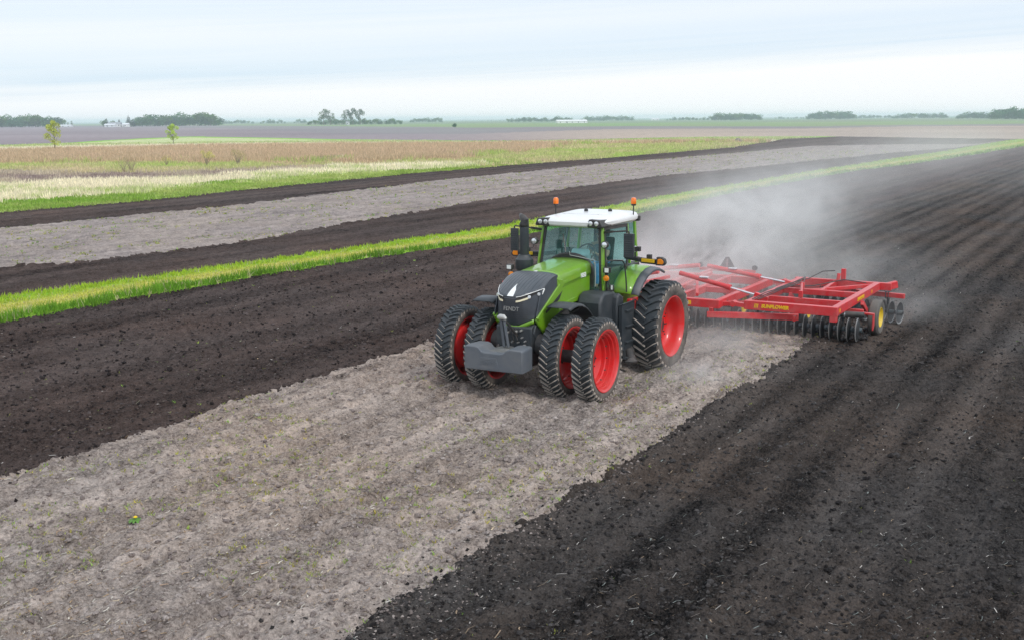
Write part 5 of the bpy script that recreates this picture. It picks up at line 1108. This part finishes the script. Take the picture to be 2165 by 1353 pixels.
for s in (1, -1):
    gang(s, -4.85, 1.62, -5.00, 4.85, 15, 1); gang(s, -4.45, .12, -4.72, 1.50, 6, 1)
    gang(s, -8.55, 1.55, -7.95, 5.25, 16, -1); gang(s, -9.0, .15, -8.78, 1.45, 6, -1)
    yy = lambda y: s * y
    b = MB(); b.beam((-3.42, yy(2.34), ZF), (-3.42, yy(4.62), ZF), .16, .22); b.beam((-7.95, yy(2.28), ZF), (-7.95, yy(4.90), ZF), .15, .20)
    b.beam((-3.50, yy(4.53), ZF + .002), (-7.88, yy(4.53), ZF + .002), .16, .21); b.beam((-3.50, yy(2.42), ZF + .002), (-7.88, yy(2.42), ZF + .002), .15, .20)
    b.beam((-4.55, yy(2.49), ZF - .004), (-4.55, yy(4.45), ZF - .004), .10, .17); b.beam((-6.1, yy(2.49), ZF), (-6.1, yy(4.45), ZF), .12, .15); b.beam((-6.1, yy(3.5), ZF + .004), (-7.9, yy(3.4), ZF + .004), .10, .14); b.beam((-6.1, yy(3.1), ZF + .008), (-7.88, yy(4.4), ZF + .008), .08, .10)
    b.beam((-7.95, yy(4.78), ZF), (-8.12, yy(5.0), ZF + .06), .14, .19); b.beam((-3.42, yy(4.52), ZF - .08), (-3.42, yy(4.52), ZF - .25), .16, .16, up=(1, 0, 0)); b.prism([(-3.50, ZF - .18), (-3.36, ZF - .18), (-3.40, ZF - .32)], yy(3.55), yy(3.62), 'xz')
    wf = hb(b, 'wing_frame', M_hred, bevel=.012)
    b = MB(); b.beam((-3.05, yy(1.50), .71), (-3.72, yy(3.60), .71), .11, .15); b.beam((-3.08, yy(1.60), ZF - .08), (-3.12, yy(1.60), .74), .10, .10); hb(b, 'wing_brace', M_hred, bevel=.01)
    for x in (-3.42, -7.6):
        b = MB(); b.tube([(x + .11, yy(2.06), ZF), (x - .11, yy(2.06), ZF)], .075, 12); b.beam((x, yy(1.78), ZF - .02), (x, yy(2.06), ZF), .16, .10); b.beam((x, yy(2.06), ZF), (x, yy(2.36), ZF - .02), .16, .10); hb(b, 'hinge', M_hred, smooth=30)
    # fold cylinders, barrels inboard, chromed rods to a lug on the wing
    for (xa, ya, za, xb, yb, zb) in ((-4.2, .30, 1.52, -4.2, 2.55, 1.05), (-6.72, .12, 1.40, -6.72, 2.60, 1.05)):
        A_, B_ = Vector((xa, yy(ya), za)), Vector((xb, yy(yb), zb))
        b = MB(); b.tube([A_, A_.lerp(B_, .60)], .062, 12); b.tube([A_.lerp(B_, .57), A_.lerp(B_, .62)], .078, 12); cyl = hb(b, 'fold_cylinder', M_hred, smooth=35)
        b = MB(); b.tube([A_.lerp(B_, .60), A_.lerp(B_, .92)], .028, 10); hb(b, 'piston_rod', M_rod, cyl, smooth=35)
        b = MB(); b.beam(A_.lerp(B_, .90), B_ + Vector((0, yy(.12), -.06)), .13, .15); hb(b, 'rod_lug', M_hred, cyl, bevel=.01)
        b = MB(); m_ = A_.lerp(B_, .3); b.box(m_.x - .07, m_.x + .07, m_.y - .12, m_.y + .12, m_.z + .05, m_.z + .09); hb(b, 'cylinder_stop', M_rod, cyl, bevel=.01)
    # depth post with small cylinder and hoses
    b = MB(); b.beam((-7.9, yy(3.62), ZF + .1), (-7.9, yy(3.62), ZF + .42), .12, .10, up=(1, 0, 0)); b.tube([(-7.78, yy(3.50), ZF + .08), (-7.80, yy(3.52), ZF + .30)], .05, 10); hb(b, 'depth_post', M_hred, bevel=.01)
    b = MB(); b.tube([(-7.85, yy(3.4), ZF + .36), (-7.7, yy(3.1), ZF + .34), (-7.4, yy(2.8), ZF + .16), (-6.8, yy(2.55), ZF + .12), (-5.4, yy(2.5), ZF + .13)], .014, 6); b.tube([(-7.6, yy(4.3), ZF + .12), (-7.2, yy(3.8), ZF + .22), (-6.4, yy(3.2), ZF + .12), (-5.8, yy(2.6), ZF + .14)], .014, 6); hb(b, 'hydraulic_hose', M_black, smooth=True)
    b = MB(); b.beam((-4.55, yy(3.4), ZF + .09), (-4.55, yy(3.4), ZF + .26), .10, .08, up=(1, 0, 0)); b.beam((-6.1, yy(3.0), ZF + .08), (-6.1, yy(3.0), ZF + .24), .09, .09, up=(1, 0, 0)); b.tube([(-4.6, yy(3.4), ZF + .22), (-6.05, yy(3.0), ZF + .20)], .035, 8); hb(b, 'lift_link', M_hred, bevel=.008)
    b = MB(); [b.tube([(-3.5, yy(2.5 + .07 * q), ZF + .13), (-4.2, yy(2.6 + .1 * q), ZF + .20), (-5.4, yy(2.55 + .06 * q), ZF + .13), (-6.6, yy(2.7 + .1 * q), ZF + .19), (-7.8, yy(2.6), ZF + .14)], .013, 6) for q in range(3)]; hb(b, 'hydraulic_hose', M_black, smooth=True)
    # rockshaft tube in black with clamps
    b = MB(); b.tube([(-4.15, yy(4.0), .78), (-4.35, yy(5.02), .78)], .072, 14); tb_ = hb(b, 'black_tube', M_hblk, smooth=35)
    for y in (4.45, 4.56): b = MB(); b.tube([(-4.24 - (y - 4.45) * .2, yy(y), .78), (-4.245 - (y - 4.45) * .2, yy(y + .025), .78)], .088, 14); hb(b, 'clamp', M_rod, tb_, smooth=35)
    # carrying wheels with yellow rims
    for (x, y) in ((-6.15, 4.92), (-6.6, 2.95), (-6.3, 1.25)):
        w_ = bpy.data.objects.new('wheel', None); COL.objects.link(w_); w_.parent = HR; w_.location = Vector((x, yy(y), .44)) + HO
        b = MB(); b.lathe([(.25, -.10), (.30, -.13), (.40, -.13), (.44, -.09), (.45, 0), (.44, .09), (.40, .13), (.30, .13), (.25, .10)], (0, 0, 0), 'y', 32); b.build('tyre', M_tyh, w_, smooth=35)
        b = MB(); b.lathe([(.25, -.10), (.22, -.02), (.06, 0), (.05, .04 * s), (0, .05 * s)], (0, 0, 0), 'y', 24); b.lathe([(.26, .10 * s), (.25, .12 * s), (.21, .05 * s), (.05, .03 * s)], (0, 0, 0), 'y', 24); b.build('rim', pbr('yellow_rim', (.85, .60, .01), .4, dirt=.2) if 'yellow_rim' not in MATS else MATS['yellow_rim'], w_, smooth=35)
        b = MB(); b.beam((x + .02, yy(y - .17), .44), (x + .75, yy(y - .2), .90), .08, .12); hb(b, 'wheel_arm', M_hred, bevel=.01)
    # scraper ends and blade at the outer end of the gangs
    b = MB(); b.beam((-4.98, yy(4.80), .72), (-5.0, yy(5.12), .70), .10, .05); b.prism([(-5.06, .70), (-4.96, .70), (-4.95, .30), (-5.06, .42)], yy(5.08), yy(5.12), 'xz'); hb(b, 'end_guard', M_hred, bevel=.008)
    # decals and reflectors
    dm = M_decal
    if s > 0: text('lettering', 'SUNFLOWER', .115, Vector((-3.336, 3.12, ZF + .0)) + HO, (math.radians(90), 0, math.radians(90)), M_decal, HR, .003, .15, .006); b = MB(); [b.prism([(2.60 + .035 * k, ZF - .05), (2.62 + .035 * k, ZF - .05), (2.64 + .035 * k, ZF + .05), (2.62 + .035 * k, ZF + .05)], -3.338, -3.334, 'yz') for k in range(3)]; hb(b, 'decal_bars', M_decal)
    else: text('lettering', 'SUNFLOWER', .115, Vector((-3.336, -3.3, ZF + .0)) + HO, (math.radians(90), 0, math.radians(90)), M_decal, HR, .003, .15, .006)
    text('lettering', 'SUNFLOWER', .12, Vector((-5.7, yy(4.615), ZF)) + HO, (math.radians(90), 0, math.radians(180 if s > 0 else 0)), M_decal, HR, .003, .15, .005)
    for (x, y, a_) in ((-3.6, 4.615, .10), (-6.9, 4.615, .10), (-8.17, 4.98, .10)):
        b = MB(); b.box(x - a_ / 2, x + a_ / 2, yy(y) - .004, yy(y) + .006, ZF - .04 + (.06 if x < -8 else 0), ZF + .04 + (.06 if x < -8 else 0)); hb(b, 'reflector', M_refl)
    b = MB(); b.box(-3.063, -3.055, yy(.95) - .12, yy(.95) + .12, ZF - .05, ZF + .05); hb(b, 'reflector', M_decal); b = MB(); b.box(-7.27, -7.262, yy(1.3) - .28, yy(1.3) + .02, ZF + .12, ZF + .22); hb(b, 'decal_plate', M_decal)
    b = MB()
    for k in range(5): b.tube([(-3.3 - .05 * k, yy(1.35 + .08 * k), ZF - .08), (-3.45 - .05 * k, yy(1.5 + .08 * k), ZF + .02), (-3.55, yy(1.75 + .05 * k), ZF - .12)], .014, 6)
    hb(b, 'hose_bundle', M_black, smooth=True)
# soil thrown up just ahead of the gangs
cx_, cy_ = [], []
k = 5000; x = RNG.uniform(-7.2, -5.15, k); y = RNG.uniform(-4.9, 4.9, k); h = height(x, y); v, f = ico(); s_ = .015 + .05 * RNG.random(k) ** 2.5
P = v[None] * (1 + .4 * (RNG.random((k, 12, 1)) - .5)) * s_[:, None, None] * np.array((1, 1, .8)) + np.stack([x, y, h + .02 + .07 * RNG.random(k) ** 3], -1)[:, None]
tag(mesh_np('soil_clods', P.reshape(-1, 3), (f[None] + (np.arange(k) * 12)[:, None, None]).reshape(-1, 3), M_clod, attr=np.repeat(np.array((.02, .016, .016))[None] + .07 * RNG.random((k, 1)), 12, axis=0)), 'dark loose clods turned over beneath the red disc harrow', 'soil', kind='stuff')

# ------------------------------------------------------------------ air: a box of thin haze, and the dust trailing behind the implement
def box_obj(name, x0, x1, y0, y1, z0, z1, mat):
    b = MB().box(x0, x1, y0, y1, z0, z1); return b.build(name, mat)
m = bpy.data.materials.new('haze_air'); m.use_nodes = True; nt = m.node_tree; nt.nodes.clear(); o = N(nt, 'ShaderNodeOutputMaterial'); pv = N(nt, 'ShaderNodeVolumePrincipled')
pv.inputs['Color'].default_value = (.80, .94, 1.0, 1); pv.inputs['Density'].default_value = HAZE_D; pv.inputs['Anisotropy'].default_value = .0; L(nt, pv.outputs[0], o.inputs['Volume'])
hz = box_obj('haze', -6500, 3500, -6500, 3500, -2.2, 20, m); tag(hz, 'thin pale haze over the whole plain', 'haze', kind='stuff')

def dust(name, label, x0, x1, y0, y1, z1, puffs, dens, nscale, cut):
    """puffs: (centre xyz, half sizes xyz, heading, strength) of soft ellipsoids broken up by noise"""
    m = bpy.data.materials.new('dust_volume'); m.use_nodes = True; nt = m.node_tree; nt.nodes.clear(); o = N(nt, 'ShaderNodeOutputMaterial'); pv = N(nt, 'ShaderNodeVolumePrincipled')
    pv.inputs['Color'].default_value = (1, .985, .965, 1); pv.inputs['Anisotropy'].default_value = 0
    tc = N(nt, 'ShaderNodeTexCoord'); tot = None
    for (c, hs_, rz, st) in puffs:
        mp = nt.nodes.new('ShaderNodeMapping'); mp.vector_type = 'TEXTURE'; mp.inputs['Location'].default_value = c; mp.inputs['Scale'].default_value = hs_; mp.inputs['Rotation'].default_value = (0, 0, rz); L(nt, tc.outputs['Object'], mp.inputs[0])
        ln = N(nt, 'ShaderNodeVectorMath', operation='LENGTH'); L(nt, mp.outputs[0], ln.inputs[0]); l2 = math_(nt, 'MULTIPLY', ln.outputs['Value'], ln.outputs['Value'])
        g_ = math_(nt, 'MULTIPLY', math_(nt, 'EXPONENT', math_(nt, 'MULTIPLY', l2, -1.6)), st); tot = g_ if tot is None else math_(nt, 'ADD', tot, g_)
    n1 = noise_(nt, map_(nt, tc.outputs['Object'], (.8, 1, 1.2), (0, 0, .4)), nscale, 6, .68, .9)
    k_ = ramp_(nt, n1, [(cut, .0), (cut + .26, 1.0)])
    L(nt, math_(nt, 'MULTIPLY', math_(nt, 'MULTIPLY', tot, k_), dens), pv.inputs['Density']); L(nt, pv.outputs[0], o.inputs['Volume'])
    ob = box_obj(name, x0, x1, y0, y1, -.25, z1, m); tag(ob, label, 'dust', kind='stuff'); return ob
dust('dust_cloud', 'thick grey dust billowing up over the harrow behind the tractor', -42, -.5, -16, 7.5, 7.0, [
    ((-6.5, -.9, .9), (3.8, 2.5, 1.2), 0, 1.0), ((-12.5, -1.2, 1.7), (6, 2.7, 1.6), .05, .85), ((-21, -2.6, 2.0), (8, 3.0, 1.9), .1, .32),
    ((-4.3, -.3, 1.0), (2.0, 1.3, .95), 0, 1.15), ((-2.2, 2.3, .15), (1.4, 1.3, .6), 0, .8), ((-7.5, 3.2, .8), (2.5, 2.2, .7), 0, .10), ((-13, 2.5, .6), (5, 2.5, .8), 0, .22), ((-30, -3.6, 1.8), (11, 4, 2.0), 0, .08), ((-9.4, 5.3, .2), (2.5, 1.2, .5), 0, .25)], DUST_D, .46, .39)
dust('dust_cloud', 'thin pale dust drifting away over the far end of the field', -230, -42.2, -45, 22, 9, [
    ((-66, -8, 2.0), (30, 8, 2.6), .1, .50), ((-120, -12, 1.8), (46, 12, 2.6), .05, .30), ((-80, 6, 1.4), (34, 6, 1.8), 0, .20), ((-170, -14, 1.5), (40, 14, 2.2), 0, .12)], DUST_D * .075, .10, .34)
dust('dust_puff', 'small puff of dust kicked up beside the rear wheel of the tractor', -.45, 3.2, 1.0, 5.5, 1.3, [((.9, 2.7, .1), (.9, .8, .38), .3, 1.0)], 1.0, 1.2, .34)
